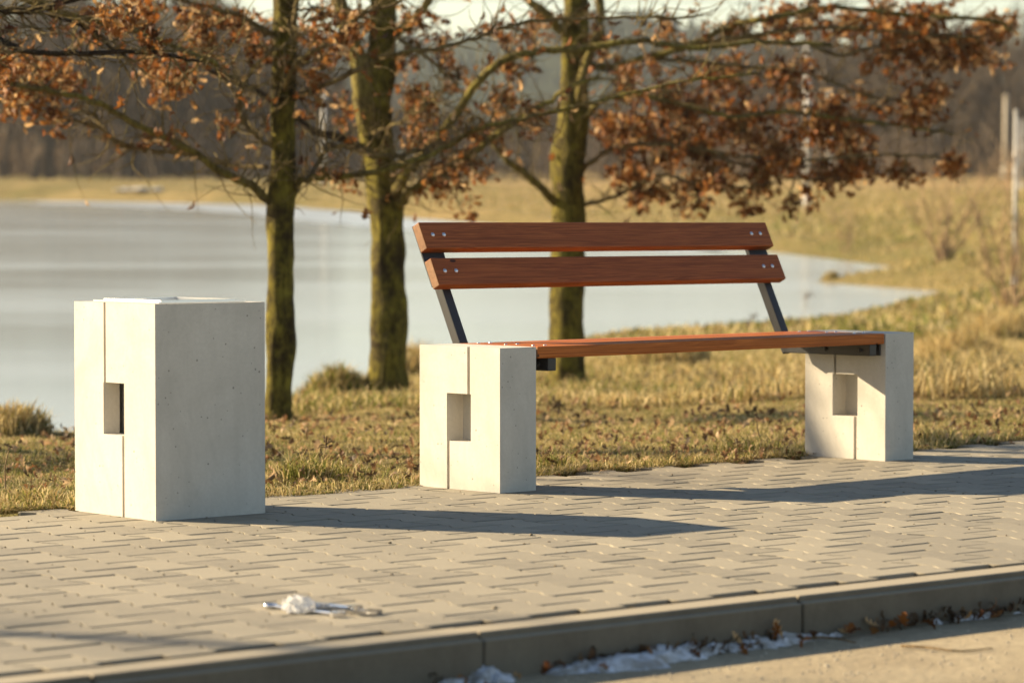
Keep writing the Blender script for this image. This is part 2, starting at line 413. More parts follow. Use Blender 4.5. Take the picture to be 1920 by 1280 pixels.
for w, cx, cy in vis[NB:]:
    b0 = len(V); vv = block_geo(cx, cy, BV); dz = random.uniform(-0.0006, 0.0006); cv = random.random()
    tx, ty = random.gauss(0, 0.004), random.gauss(0, 0.004)
    for x, y, z in vv: V.append((x + cx, y + cy, z + dz + tx * y + ty * x)); C.append((cv, cv, cv))
    for f in BF: L += [b0 + i for i in f]; S.append(len(f))
o = link('paver_field', np_mesh('paver_field', V, L, S, M['paver'], col=np.array(C)), pavement); tag(o, kind='stuff')

bm = bmesh.new(); bm_box(bm, (-14, KF - 6.5, -0.30), (14, KB + 0.0, -0.100))
bmesh.ops.subdivide_edges(bm, edges=[e for e in bm.edges], cuts=1)
road = link('road', bm_mesh(bm, 'road', M['road'])); road.matrix_world = MP
tag(road, 'pale sandy road surface in front of the kerb', kind='structure')

kerb = empty('kerb', MP); tag(kerb, 'low concrete kerb along the front of the pavement', kind='structure')
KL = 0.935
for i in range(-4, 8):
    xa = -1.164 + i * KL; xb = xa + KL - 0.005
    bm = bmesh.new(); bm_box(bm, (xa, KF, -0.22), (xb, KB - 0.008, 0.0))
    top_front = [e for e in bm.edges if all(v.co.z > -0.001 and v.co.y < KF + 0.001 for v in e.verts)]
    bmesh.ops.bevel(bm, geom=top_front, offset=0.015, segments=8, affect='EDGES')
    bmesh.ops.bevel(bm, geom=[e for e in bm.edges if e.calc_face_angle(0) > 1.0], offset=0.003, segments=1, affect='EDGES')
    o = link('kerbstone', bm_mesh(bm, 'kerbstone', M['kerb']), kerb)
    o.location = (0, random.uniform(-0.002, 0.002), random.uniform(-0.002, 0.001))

# ------------------------------------------------------------------ concrete furniture
def concrete_block(name, W, D, H, faces, win_y, win_z, gy_top, gy_bot, gw, gd, wd, parent, through=False, mat='concrete', bev=0.005):
    """block 0..W x 0..D x 0..H whose -X face (and +X when asked) has a sunk window with a groove up and a groove down from it.
    Built as solid cells so every recess is real."""
    ys = sorted({0, D, win_y[0], win_y[1], gy_top - gw / 2, gy_top + gw / 2, gy_bot - gw / 2, gy_bot + gw / 2})
    zs = sorted({0, H, win_z[0], win_z[1]})
    def depth_at(yc, zc):
        if win_y[0] < yc < win_y[1] and win_z[0] < zc < win_z[1]: return wd
        if zc > win_z[1] and abs(yc - gy_top) < gw / 2: return gd
        if zc < win_z[0] and abs(yc - gy_bot) < gw / 2: return gd
        return 0.0
    bm = bmesh.new()
    vc = {}
    def vert(x, y, z):
        k = (round(x, 5), round(y, 5), round(z, 5))
        if k not in vc: vc[k] = bm.verts.new(k)
        return vc[k]
    def face(*pts):
        try: bm.faces.new([vert(*p) for p in pts])
        except ValueError: pass
    ny, nz = len(ys) - 1, len(zs) - 1
    for side in (-1, 1):
        has = side in faces
        def X(dp): return dp if side < 0 else W - dp
        dep = [[depth_at((ys[i] + ys[i + 1]) / 2, (zs[j] + zs[j + 1]) / 2) if has else 0.0 for j in range(nz)] for i in range(ny)]
        for i in range(ny):
            for j in range(nz):
                x = X(dep[i][j]); q = [(x, ys[i], zs[j]), (x, ys[i], zs[j + 1]), (x, ys[i + 1], zs[j + 1]), (x, ys[i + 1], zs[j])]
                if not (through and dep[i][j] == wd): face(*(reversed(q) if side < 0 else q))
                if i + 1 < ny and dep[i + 1][j] != dep[i][j]:
                    a, b = X(dep[i][j]), X(dep[i + 1][j]); y = ys[i + 1]
                    face((a, y, zs[j]), (b, y, zs[j]), (b, y, zs[j + 1]), (a, y, zs[j + 1]))
                if j + 1 < nz and dep[i][j + 1] != dep[i][j]:
                    a, b = X(dep[i][j]), X(dep[i][j + 1]); z = zs[j + 1]
                    face((a, ys[i], z), (a, ys[i + 1], z), (b, ys[i + 1], z), (b, ys[i], z))
        # top and bottom strips of the groove mouths are closed by the cap below
        for j_end, z in ((nz - 1, H), (0, 0)):
            pass
    # front, back, top, bottom
    def ring_top(z, j):
        left = []
        for i in range(ny):
            dp = depth_at((ys[i] + ys[i + 1]) / 2, (zs[j] + zs[j + 1]) / 2) if -1 in faces else 0
            left += [(dp, ys[i], z), (dp, ys[i + 1], z)]
        right = []
        for i in range(ny):
            dp = depth_at((ys[i] + ys[i + 1]) / 2, (zs[j] + zs[j + 1]) / 2) if 1 in faces else 0
            right += [(W - dp, ys[i], z), (W - dp, ys[i + 1], z)]
        pts = left + right[::-1]; out = []
        for p in pts:
            if not out or (Vector(p) - Vector(out[-1])).length > 1e-6: out.append(p)
        return out
    for y in (0, D):
        pts = [(0, y, z) for z in zs] + [(W, y, z) for z in reversed(zs)]
        face(*pts)
    if not through: face(*ring_top(H, nz - 1))
    face(*ring_top(0, 0))
    bm2 = bm
    bmesh.ops.recalc_face_normals(bm2, faces=bm2.faces[:])
    bmesh.ops.dissolve_limit(bm2, angle_limit=0.001, verts=bm2.verts[:], edges=bm2.edges[:])
    es = [e for e in bm2.edges if len(e.link_faces) == 2 and e.calc_face_angle(0) > 0.5 and min(v.co.z for v in e.verts) > -1 and
          not (all(v.co.z < 1e-4 for v in e.verts))]
    bmesh.ops.bevel(bm2, geom=es, offset=bev, segments=2, affect='EDGES', profile=0.6, clamp_overlap=True)
    o = link(name, bm_mesh(bm2, name, M[mat]), parent)
    return o

# ------------------------------------------------------------------ bench
SW, SD, SH, BL = 0.1551, 0.3739, 0.45, 1.8594
bench = empty('park_bench', MB)
tag(bench, 'park bench of reddish wooden planks on two pale concrete blocks', 'bench')
a_ = concrete_block('concrete_support', SW, SD, SH, (-1, 1), (0.133, 0.245), (0.151, 0.302), 0.1435, 0.2385, 0.012, 0.012, 0.070, bench)
b_ = concrete_block('concrete_support', SW, SD, SH, (-1, 1), (0.128, 0.243), (0.151, 0.300), 0.2335, 0.138, 0.012, 0.012, 0.070, bench)
b_.location = (BL, 0, 0)

def plank(name, length, width, thick, mat, parent, m, ends=0.004):
    bm = bmesh.new(); bm_box(bm, (0, 0, 0), (length, width, thick), 0.005, 3)
    me = bm_mesh(bm, name, M[mat]); me.materials.append(M['end_grain'])
    for f in me.polygons:
        if abs(f.normal.x) > 0.9: f.material_index = 1
    o = link(name, me, parent); o.matrix_local = m; return o
def dome(parent, loc, normal, r=0.0085):
    bm = bmesh.new(); bmesh.ops.create_uvsphere(bm, u_segments=14, v_segments=8, radius=r)
    for v in bm.verts: v.co.z = max(v.co.z, -0.001) * 0.55
    o = link('bolt', bm_mesh(bm, 'bolt', M['zinc'], True), parent); o.location = loc
    o.rotation_euler = Vector(normal).to_track_quat('Z', 'Y').to_euler(); return o
PXA, PXB = 0.165, 1.856
pw = (SD - 2 * 0.012 - 0.004) / 3
for k in range(3):
    y = 0.002 + k * (pw + 0.012)
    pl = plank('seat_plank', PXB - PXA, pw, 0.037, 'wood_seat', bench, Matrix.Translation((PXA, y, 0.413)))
    for bx in (0.045, 0.097, PXB - PXA - 0.085, PXB - PXA - 0.035):
        dome(pl, (bx, pw / 2 + 0.01, 0.037), (0, 0, 1), 0.006)
u = Vector((0, 0.443, 0.8965)); nrm = Vector((0, -0.8965, 0.443))    # along the lean, and out of the front face
rotm = Matrix(((1, 0, 0), (0, u.y, -nrm.y * -1), (0, u.z, nrm.z))).to_4x4()
rotm = Matrix((Vector((1, 0, 0)), u, Vector((1, 0, 0)).cross(u))).transposed().to_4x4()   # local z = out of the front, towards the sitter
zax = Vector((1, 0, 0)).cross(u)
for (fy, fz, wd_, two) in ((0.4615, 0.6360, 0.0985, 0), (0.5215, 0.7545, 0.0960, 1)):
    o0 = Vector((PXA, fy, fz)) - zax * 0.036 if zax.y < 0 else Vector((PXA, fy, fz))
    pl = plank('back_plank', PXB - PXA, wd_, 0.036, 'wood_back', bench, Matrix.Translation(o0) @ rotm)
    for bx in (0.044, 0.093, PXB - PXA - 0.099, PXB - PXA - 0.052):
        dome(pl, (bx, wd_ * 0.52, 0.036 if zax.y < 0 else 0.0), (0, 0, 1) if zax.y < 0 else (0, 0, -1), 0.0078)
for X in (0.215, 1.783):
    bm = bmesh.new(); xo = -0.045 if X < 1 else -0.031
    bm_box(bm, (xo, 0.012, -0.008), (xo + 0.098, 0.232, 0.0), 0.0015, 1)
    o = link('back_plate', bm_mesh(bm, 'back_plate', M['steel_black']), bench); o.matrix_local = Matrix.Translation(Vector((X, 0.4615, 0.636)) - zax * 0.0364) @ rotm
    bm = bmesh.new(); bm_box(bm, (0, 0, -0.034), (0.037, 0.485, 0.0), 0.003, 2)
    base = Vector((X, 0.4615, 0.636)) - zax * 0.0445
    start = base - u * 0.262
    o = link('back_upright', bm_mesh(bm, 'back_upright', M['steel_black']), bench); o.matrix_local = Matrix.Translation(start) @ rotm
    bm = bmesh.new(); bm_box(bm, (X, 0.008, 0.372), (X + 0.036, 0.420, 0.4125), 0.003, 2)
    r_ = link('seat_rail', bm_mesh(bm, 'seat_rail', M['steel_black']), bench)
    # mounting plates between the rail and the concrete
    sgn = 1 if X > 1 else -1
    if sgn > 0: xa, xb = X + 0.036, BL + 0.0015
    else: xa, xb = SW - 0.0015, X
    for yy in (0.075, 0.25):
        bm = bmesh.new(); bm_box(bm, (xa, yy, 0.377), (xb, yy + 0.05, 0.4115), 0.002, 1)
        link('mounting_bracket', bm_mesh(bm, 'mounting_bracket', M['steel_black']), bench)
    if sgn > 0:
        bm = bmesh.new(); bm_box(bm, (BL - 0.006, 0.022, 0.371), (BL + 0.0015, 0.33, 0.4115), 0.002, 1)
        link('mounting_plate', bm_mesh(bm, 'mounting_plate', M['steel_black']), bench)
    for yy in (0.05, 0.21):
        bm = bmesh.new(); bmesh.ops.create_uvsphere(bm, u_segments=8, v_segments=6, radius=0.008, matrix=Matrix.Translation((X - 0.001, yy, 0.392)))
        link('rail_bolt', bm_mesh(bm, 'rail_bolt', M['steel_black'], True), bench)

# ------------------------------------------------------------------ litter bin
BW, BD, BH = 0.3785, 0.4190, 0.610
litter_bin = empty('litter_bin', MB @ Matrix.Translation((-1.3107, 0.0166, 0)) @ Matrix.Rotation(-0.0508, 4, 'Z'))
tag(litter_bin, 'tall square pale concrete litter bin standing left of the bench', 'litter bin')
t_ = 0.055
outer = concrete_block('concrete_shell', BW, BD, BH, (-1,), (0.158, 0.266), (0.232, 0.381), 0.258, 0.164, 0.011, 0.012, t_, litter_bin, through=True)
bm = bmesh.new()      # inner faces, rim of the shell and its floor
def quad(*p): bm.faces.new([bm.verts.new(q) for q in p])
i0, i1, j0, j1 = t_, BW - t_, t_, BD - t_
zb = 0.05
for (a, b) in (((i0, j0), (i1, j0)), ((i1, j0), (i1, j1)), ((i1, j1), (i0, j1))):
    quad((*a, zb), (*a, BH), (*b, BH), (*b, zb))
wy0, wy1, wz0, wz1 = 0.158, 0.266, 0.232, 0.381
quad((i0, j0, zb), (i0, j1, zb), (i0, j1, wz0), (i0, j0, wz0)); quad((i0, j0, wz1), (i0, j1, wz1), (i0, j1, BH), (i0, j0, BH))
quad((i0, j0, wz0), (i0, wy0, wz0), (i0, wy0, wz1), (i0, j0, wz1)); quad((i0, wy1, wz0), (i0, j1, wz0), (i0, j1, wz1), (i0, wy1, wz1))
quad((i0, j0, zb), (i1, j0, zb), (i1, j1, zb), (i0, j1, zb))
e = 0.0045
for (a, b, c, d) in (((e, e), (BW - e, e), (i1, j0), (i0, j0)), ((BW - e, e), (BW - e, BD - e), (i1, j1), (i1, j0)), ((BW - e, BD - e), (e, BD - e), (i0, j1), (i1, j1)), ((e, BD - e), (e, e), (i0, j0), (i0, j1))):
    quad((*a, BH), (*b, BH), (*c, BH), (*d, BH))
bmesh.ops.remove_doubles(bm, verts=bm.verts[:], dist=1e-4)
link('inner_wall', bm_mesh(bm, 'inner_wall', M['concrete']), litter_bin)
# galvanised liner: a rim frame on the top with folded lips, and the tub below it
bm = bmesh.new()
def ring(bm, o0, o1, p0, p1, z0, z1):
    bm_box(bm, (o0, p0, z0), (o1, p0 + 0.022, z1)); bm_box(bm, (o0, p1 - 0.022, z0), (o1, p1, z1))
    bm_box(bm, (o0, p0 + 0.022, z0), (o0 + 0.022, p1 - 0.022, z1)); bm_box(bm, (o1 - 0.022, p0 + 0.022, z0), (o1, p1 - 0.022, z1))
ring(bm, 0.040, BW - 0.040, 0.040, BD - 0.040, BH + 0.0005, BH + 0.0045)
link('liner_rim', bm_mesh(bm, 'liner_rim', M['zinc']), litter_bin)
bm = bmesh.new()
for (a, b) in (((0.062, 0.062), (BW - 0.062, 0.0635)), ((BW - 0.0635, 0.0635), (BW - 0.062, BD - 0.0635)), ((0.062, BD - 0.0635), (BW - 0.062, BD - 0.062)), ((0.062, 0.0635), (0.0635, BD - 0.0635))):
    bm_box(bm, (a[0], a[1], 0.07), (b[0], b[1], BH + 0.009))
bm_box(bm, (0.0635, 0.0635, 0.07), (BW - 0.0635, BD - 0.0635, 0.072))
link('liner_tub', bm_mesh(bm, 'liner_tub', M['zinc']), litter_bin)

# ------------------------------------------------------------------ tools and bag on the paving
def spanner(name, label, p0, p1, ring_first=True, lift=0.006):
    """combination spanner: ring at one end, open jaw at the other; p0,p1 in the bench frame"""
    P0, P1 = Vector((*p0, 0)), Vector((*p1, 0)); d = P1 - P0; Ln = d.length; ang = math.atan2(d.y, d.x)
    root = empty(name, MB @ Matrix.Translation((p0[0], p0[1], lift)) @ Matrix.Rotation(ang, 4, 'Z')); tag(root, label, 'spanner', 'spanners lying by the plastic bag')
    def ring_end(x):
        bm = bmesh.new(); n = 20; vs = []
        for i in range(n):
            a = 2 * math.pi * i / n; ri = 0.0085 if i % 2 else 0.0075; vs.append([bm.verts.new((x + r * math.cos(a), r * math.sin(a), z)) for r, z in ((0.0145, -0.004), (0.0155, 0.0), (0.0145, 0.0045), (ri, 0.0045), (ri, -0.004))])
        for i in range(n):
            for k in range(5): bm.faces.new([vs[i][k], vs[(i + 1) % n][k], vs[(i + 1) % n][(k + 1) % 5], vs[i][(k + 1) % 5]])
        link('ring_end', bm_mesh(bm, 'ring_end', M['chrome'], True), root)
    def jaw(x):
        s = 1
        out = [(-0.012, -0.005), (-0.004, -0.013), (0.008, -0.0165), (0.019, -0.013), (0.021, -0.007), (0.008, -0.0065), (0.004, 0.0), (0.008, 0.0065), (0.021, 0.007), (0.019, 0.013), (0.008, 0.0165), (-0.004, 0.013), (-0.012, 0.005)]
        bm = bmesh.new(); lo = [bm.verts.new((x + a, b, -0.0038)) for a, b in out]; hi = [bm.verts.new((x + a, b, 0.0045)) for a, b in out]
        n = len(out); bm.faces.new(hi); bm.faces.new(lo[::-1])
        for i in range(n): bm.faces.new([lo[i], lo[(i + 1) % n], hi[(i + 1) % n], hi[i]])
        bmesh.ops.bevel(bm, geom=[e for e in bm.edges if e.calc_face_angle(0) > 1.2], offset=0.0012, segments=1, affect='EDGES')
        link('jaw_end', bm_mesh(bm, 'jaw_end', M['chrome']), root)
    ring_end(0.0); jaw(Ln - 0.02)
    bm = bmesh.new(); bm_box(bm, (0.0135, -0.0052, -0.0025), (Ln - 0.029, 0.0052, 0.003), 0.002, 2)
    link('shank', bm_mesh(bm, 'shank', M['chrome']), root)
    return root
spanner('spanner', 'chrome spanner under the plastic bag, its ring end pointing left', (-2.300, -1.722), (-2.285, -1.945), lift=0.0065)
spanner('spanner', 'chrome spanner right of the plastic bag, its jaw end farthest right', (-2.238, -1.800), (-2.205, -1.972), lift=0.0062)
spanner('spanner', 'short chrome spanner lying across the shank of another right of the bag', (-2.262, -1.775), (-2.235, -1.945), lift=0.0155)
t = NT('clear_plastic_film'); t.base((0.88, 0.87, 0.85)); t.rough(0.16); t.p.inputs['Transmission Weight'].default_value = 0.55; t.p.inputs['IOR'].default_value = 1.3; M['plastic'] = t.m
bm = bmesh.new(); bmesh.ops.create_icosphere(bm, subdivisions=4, radius=1)
for v in bm.verts:
    n = v.co.normalized(); r = 1 + 0.32 * mnoise.noise(n * 2.3 + Vector((3, 1, 5))) + 0.5 * abs(mnoise.noise(n * 5 + Vector((1, 7, 2)))) - 0.3 * abs(mnoise.noise(n * 10))
    v.co = n * r; v.co.x *= 0.028; v.co.y *= 0.034; v.co.z = max(v.co.z * 0.020 + 0.014, 0.001)
bag = link('plastic_bag', bm_mesh(bm, 'plastic_bag', M['plastic'])); bag.matrix_world = MB @ Matrix.Translation((-2.297, -1.815, 0.0))
tag(bag, 'small crumpled clear plastic bag on the pavement near the kerb', 'plastic bag')
# nothing else is laid on the paving

# ------------------------------------------------------------------ oak trees
def smooth_path(P, n_per=6):
    P = [Vector(p) for p in P]
    if len(P) < 3: 
        return [P[0].lerp(P[-1], i / n_per) for i in range(n_per + 1)]
    Q = [P[0] * 2 - P[1]] + P + [P[-1] * 2 - P[-2]]; out = []
    for i in range(1, len(Q) - 2):
        p0, p1, p2, p3 = Q[i - 1:i + 3]
        for k in range(n_per):
            t = k / n_per
            out.append(0.5 * ((2 * p1) + (p2 - p0) * t + (2 * p0 - 5 * p1 + 4 * p2 - p3) * t * t + (3 * p1 - p0 - 3 * p2 + p3) * t ** 3))
    out.append(P[-1]); return out

class Tubes:
    def __init__(s): s.V = []; s.L = []; s.S = []
    def tube(s, path, radii, sides=6, cap=True, wob=0.0):
        n = len(path); b0 = len(s.V); up = Vector((0.31, 0.52, 0.79)); ph = random.random() * 6
        for i, p in enumerate(path):
            d = (path[min(i + 1, n - 1)] - path[max(i - 1, 0)]).normalized()
            a = d.cross(up)
            if a.length < 0.1: a = d.cross(Vector((1, 0, 0)))
            a.normalize(); b = d.cross(a)
            for k in range(sides):
                th = 2 * math.pi * k / sides; r = radii[i]
                if wob: r *= 1 + wob * mnoise.noise(Vector((math.cos(th) * 1.2, math.sin(th) * 1.2 + ph, p.z * 3.2 + ph))) + 0.5 * wob * mnoise.noise(Vector((math.cos(th) * 2.5, math.sin(th) * 2.5, p.z * 11 + ph)))
                s.V.append(p + (a * math.cos(th) + b * math.sin(th)) * r)
        for i in range(n - 1):
            for k in range(sides):
                s.L += [b0 + i * sides + k, b0 + i * sides + (k + 1) % sides, b0 + (i + 1) * sides + (k + 1) % sides, b0 + (i + 1) * sides + k]; s.S.append(4)
        if cap:
            s.L += [b0 + (n - 1) * sides + k for k in range(sides)]; s.S.append(sides)
            s.L += [b0 + sides - 1 - k for k in range(sides)]; s.S.append(sides)
    def build(s, name, mat, parent=None, smooth=True):
        return link(name, np_mesh(name, [tuple(v) for v in s.V], s.L, s.S, mat, smooth), parent)

# oak leaf variants: lobed blade on a short stalk, folded along the midrib and curled
LEAF_COL = [(0.19, 0.080, 0.022), (0.26, 0.115, 0.032), (0.12, 0.046, 0.014), (0.40, 0.225, 0.085), (0.21, 0.080, 0.020), (0.085, 0.032, 0.011), (0.58, 0.39, 0.20), (0.25, 0.085, 0.018)]
def leaf_shape(curl, fold, col):
    # half outline (t along leaf, half width)
    half = [(0.0, 0.012), (0.14, 0.04), (0.24, 0.22), (0.34, 0.08), (0.46, 0.33), (0.57, 0.10), (0.70, 0.34), (0.79, 0.11), (0.90, 0.17), (1.0, 0.0)]
    V = []; F = []
    def bend(t, w):
        a = curl * t * t; y = t - 0.25 * abs(curl) * t * t * t * 0.3
        return (w * math.cos(fold), y * math.cos(a * 0.8), abs(w) * math.sin(fold) + math.sin(a) * t * 0.7)
    mid = [bend(t, 0) for t, w in half]; V += mid
    n = len(half)
    for sgn in (-1, 1):
        b0 = len(V); V += [bend(t, sgn * w) for t, w in half[:-1]]
        for i in range(n - 2):
            f = [i, i + 1, b0 + i + 1, b0 + i]; F.append(f if sgn < 0 else f[::-1])
        f = [n - 2, n - 1, b0 + n - 2]; F.append(f if sgn < 0 else f[::-1])
    return np.array(V, np.float32), F, col
LEAVES = [leaf_shape(random.choice((-1, 1)) * random.uniform(0.5, 2.0), random.uniform(0.1, 1.0), c) for c in LEAF_COL for _ in range(2)]
LEAF_ME = []
for lv, lf, lc in LEAVES:
    LEAF_ME.append(np_mesh('leaf', lv, [i for f in lf for i in f], [len(f) for f in lf], M['leaf'], False, np.tile(np.array(lc, np.float32), (len(lv), 1))))

def put_leaves(name, items, parent, mat=None, pal=None):
    """items: list of (variant, 4x4); joined into one mesh"""
    V = []; L = []; S = []; C = []; n = 0
    for k, m in items:
        lv, lf, lc = LEAVES[k]; mm = np.array(m)
        V.append(lv @ mm[:3, :3].T + mm[:3, 3]); cc = np.array(random.choice(pal) if pal else lc) * random.uniform(0.75, 1.3)
        C.append(np.tile(cc, (len(lv), 1)))
        for f in lf: L += [n + i for i in f]; S.append(len(f))
        n += len(lv)
    if not V: return None
    o = link(name, np_mesh(name, np.concatenate(V), L, S, mat or M['leaf'], False, np.concatenate(C)), parent); tag(o, kind='stuff'); return o

def rnd_leaf_matrix(p, size, droop=0.6):
    d = Vector((random.gauss(0, 1), random.gauss(0, 1), random.gauss(-droop, 0.7))).normalized()
    q = d.to_track_quat('Y', 'Z').to_matrix().to_4x4() @ Matrix.Rotation(random.uniform(0, 6.28), 4, 'Y')
    return Matrix.Translation(p) @ q @ Matrix.Scale(size, 4)

def gpoint(px, py, d=None):
    """ground point seen at a pixel (marched along the ray)"""
    dd = np.concatenate([np.linspace(8, 60, 1500), np.linspace(60, 230, 600)]); r = cF + cR * ((px - 960) / FPX) + cU * ((640 - py) / FPX)
    X = r.x * dd; Y = r.y * dd; Z = 2.0 + r.z * dd; k = np.argmax(Z <= np.maximum(ground_z(X, Y), 0.0 * X - 9))
    return float(X[k]), float(Y[k]), float(ground_z(X[k], Y[k]))

def traced_tree(name, label, d0, trunk, branches, clusters, leaf_size=(0.042, 0.088), n_single=300, leaf_mul=2.7, dark=()):
    """trunk: rows (px, py, width px); branches: lists of (px, py, depth offset) with radii in px; all turned into metres at depth d0"""
    bx, by, _ = trunk[0]
    if 0 < bx < 1920: d0 = (Vector(gpoint(bx, by)) - CAM).dot(cF)
    S = d0 / FPX; base = pix(bx, by, d0); base.z = float(ground_z(base.x, base.y)) - 0.02
    root = empty(name, Matrix.Translation(base)); tag(root, label, 'tree', 'oak trees along the pond bank')
    inv = Matrix.Translation(-base)
    def loc(px, py, dd=0.0): return inv @ pix(px, py, d0 + dd)
    path = []; rad = []
    for (x, y, w) in trunk: path.append(loc(x, y)); rad.append(w * S / 2)
    path[0] = Vector((path[0].x, path[0].y, 0.0))
    sp = smooth_path(path, 7); rr = []
    for i in range(len(sp)):
        t = i / 7; k = min(int(t), len(rad) - 2); rr.append(rad[k] + (rad[k + 1] - rad[k]) * (t - k))
    rr[0] *= 1.25; rr[1] *= 1.12
    T = Tubes(); T.tube(sp, rr, 20, wob=0.22); T.build('trunk', M['bark'], root)
    samples = []                                # (px, py, point) for the twigs to start from
    for bi, (pts, r0, r1) in enumerate(branches):
        P = [loc(*p) for p in pts]
        for q in P[1:]: q += Vector((random.gauss(0, 0.008), random.gauss(0, 0.02), random.gauss(0, 0.008)))
        sp = smooth_path(P, 6)
        for i in range(2, len(sp)): sp[i] = sp[i] + Vector((random.gauss(0, 0.004), random.gauss(0, 0.004), random.gauss(0, 0.004)))
        n = len(sp); T = Tubes(); T.tube(sp, [(r0 + (r1 - r0) * i / (n - 1)) * S for i in range(n)], 8, wob=0.22)
        T.build('branch', M['twig_dark'] if bi in dark else M['limb'] if r0 > 6 else M['twig'], root)
        for i, p in enumerate(sp):
            x = pts[0][0] + (pts[-1][0] - pts[0][0]) * i / (n - 1)
            px, py, _ = to_px(p + base); samples.append((px, py, p, (sp[min(i + 1, n - 1)] - sp[max(i - 1, 0)]).normalized()))
    TW = Tubes(); items = []
    # bare side twigs on the branches
    for k in range(int(len(samples) * 1.5)):
        px, py, p, d = random.choice(samples)
        dv = (d * 0.5 + Vector((random.gauss(0, 1), random.gauss(0, 1), random.gauss(0.15, 0.8))) * 0.6).normalized(); ln = random.uniform(0.12, 0.45)
        P = [p]; 
        for j in range(4): dv = (dv + Vector((random.gauss(0, .3), random.gauss(0, .3), random.gauss(0.02, .3)))).normalized(); P.append(P[-1] + dv * ln / 4)
        TW.tube(smooth_path(P, 3), [0.0042 * (1 - 0.75 * i / 12) for i in range(13)], 4, False)
        if random.random() < 0.25: items.append((random.randrange(len(LEAVES)), rnd_leaf_matrix(P[-1], random.uniform(*leaf_size))))
    for (cx, cy, rx, ry, n, *dd) in clusters:
        n = int(n * leaf_mul)
        c = loc(cx, cy, (dd[0] if dd else 0.0) + random.uniform(-0.35, 0.35)); ax, ay = rx * S, ry * S
        px, py, p0, d = min(samples, key=lambda s: (s[0] - cx) ** 2 + (s[1] - cy) ** 2 + random.uniform(0, 900))
        mid = p0.lerp(c, 0.5) + Vector((random.gauss(0, .04), random.gauss(0, .04), random.gauss(0.02, .05)))
        stem = smooth_path([p0, mid, c], 4)
        TW.tube(stem, [0.007 - 0.004 * i / 8 for i in range(9)], 5, False)
        nsub = max(3, n // 9)
        for s_ in range(nsub):
            a = random.choice(stem[4:]); 
            e = c + Vector((random.gauss(0, 0.5) * ax, random.gauss(0, 0.32), random.gauss(0, 0.5) * ay))
            m_ = a.lerp(e, 0.5) + Vector((random.gauss(0, .03), random.gauss(0, .03), random.gauss(0.03, .03)))
            sub = smooth_path([a, m_, e], 4)
            TW.tube(sub, [0.0034 - 0.0018 * i / 8 for i in range(9)], 4, False)
            for q in range(max(1, round(n / nsub))):
                t = random.choice(sub[3:]); tp = t + Vector((random.gauss(0, .022), random.gauss(0, .022), random.gauss(-.01, .022)))
                items.append((random.randrange(len(LEAVES)), rnd_leaf_matrix(tp, random.uniform(*leaf_size))))
    if TW.V:
        o = TW.build('twigs', M['twig'], root); tag(o, kind='stuff')
    def depth(it): 
        x, y, d = to_px(Vector(it[1].translation) + base); return d if -20 < x < 1940 and -10 < y < 420 else 99
    items.sort(key=depth)
    for k, m in items[:n_single]:
        o = link('leaf', LEAF_ME[k], root); o.matrix_local = m
    put_leaves('foliage', items[n_single:], root)
    return root

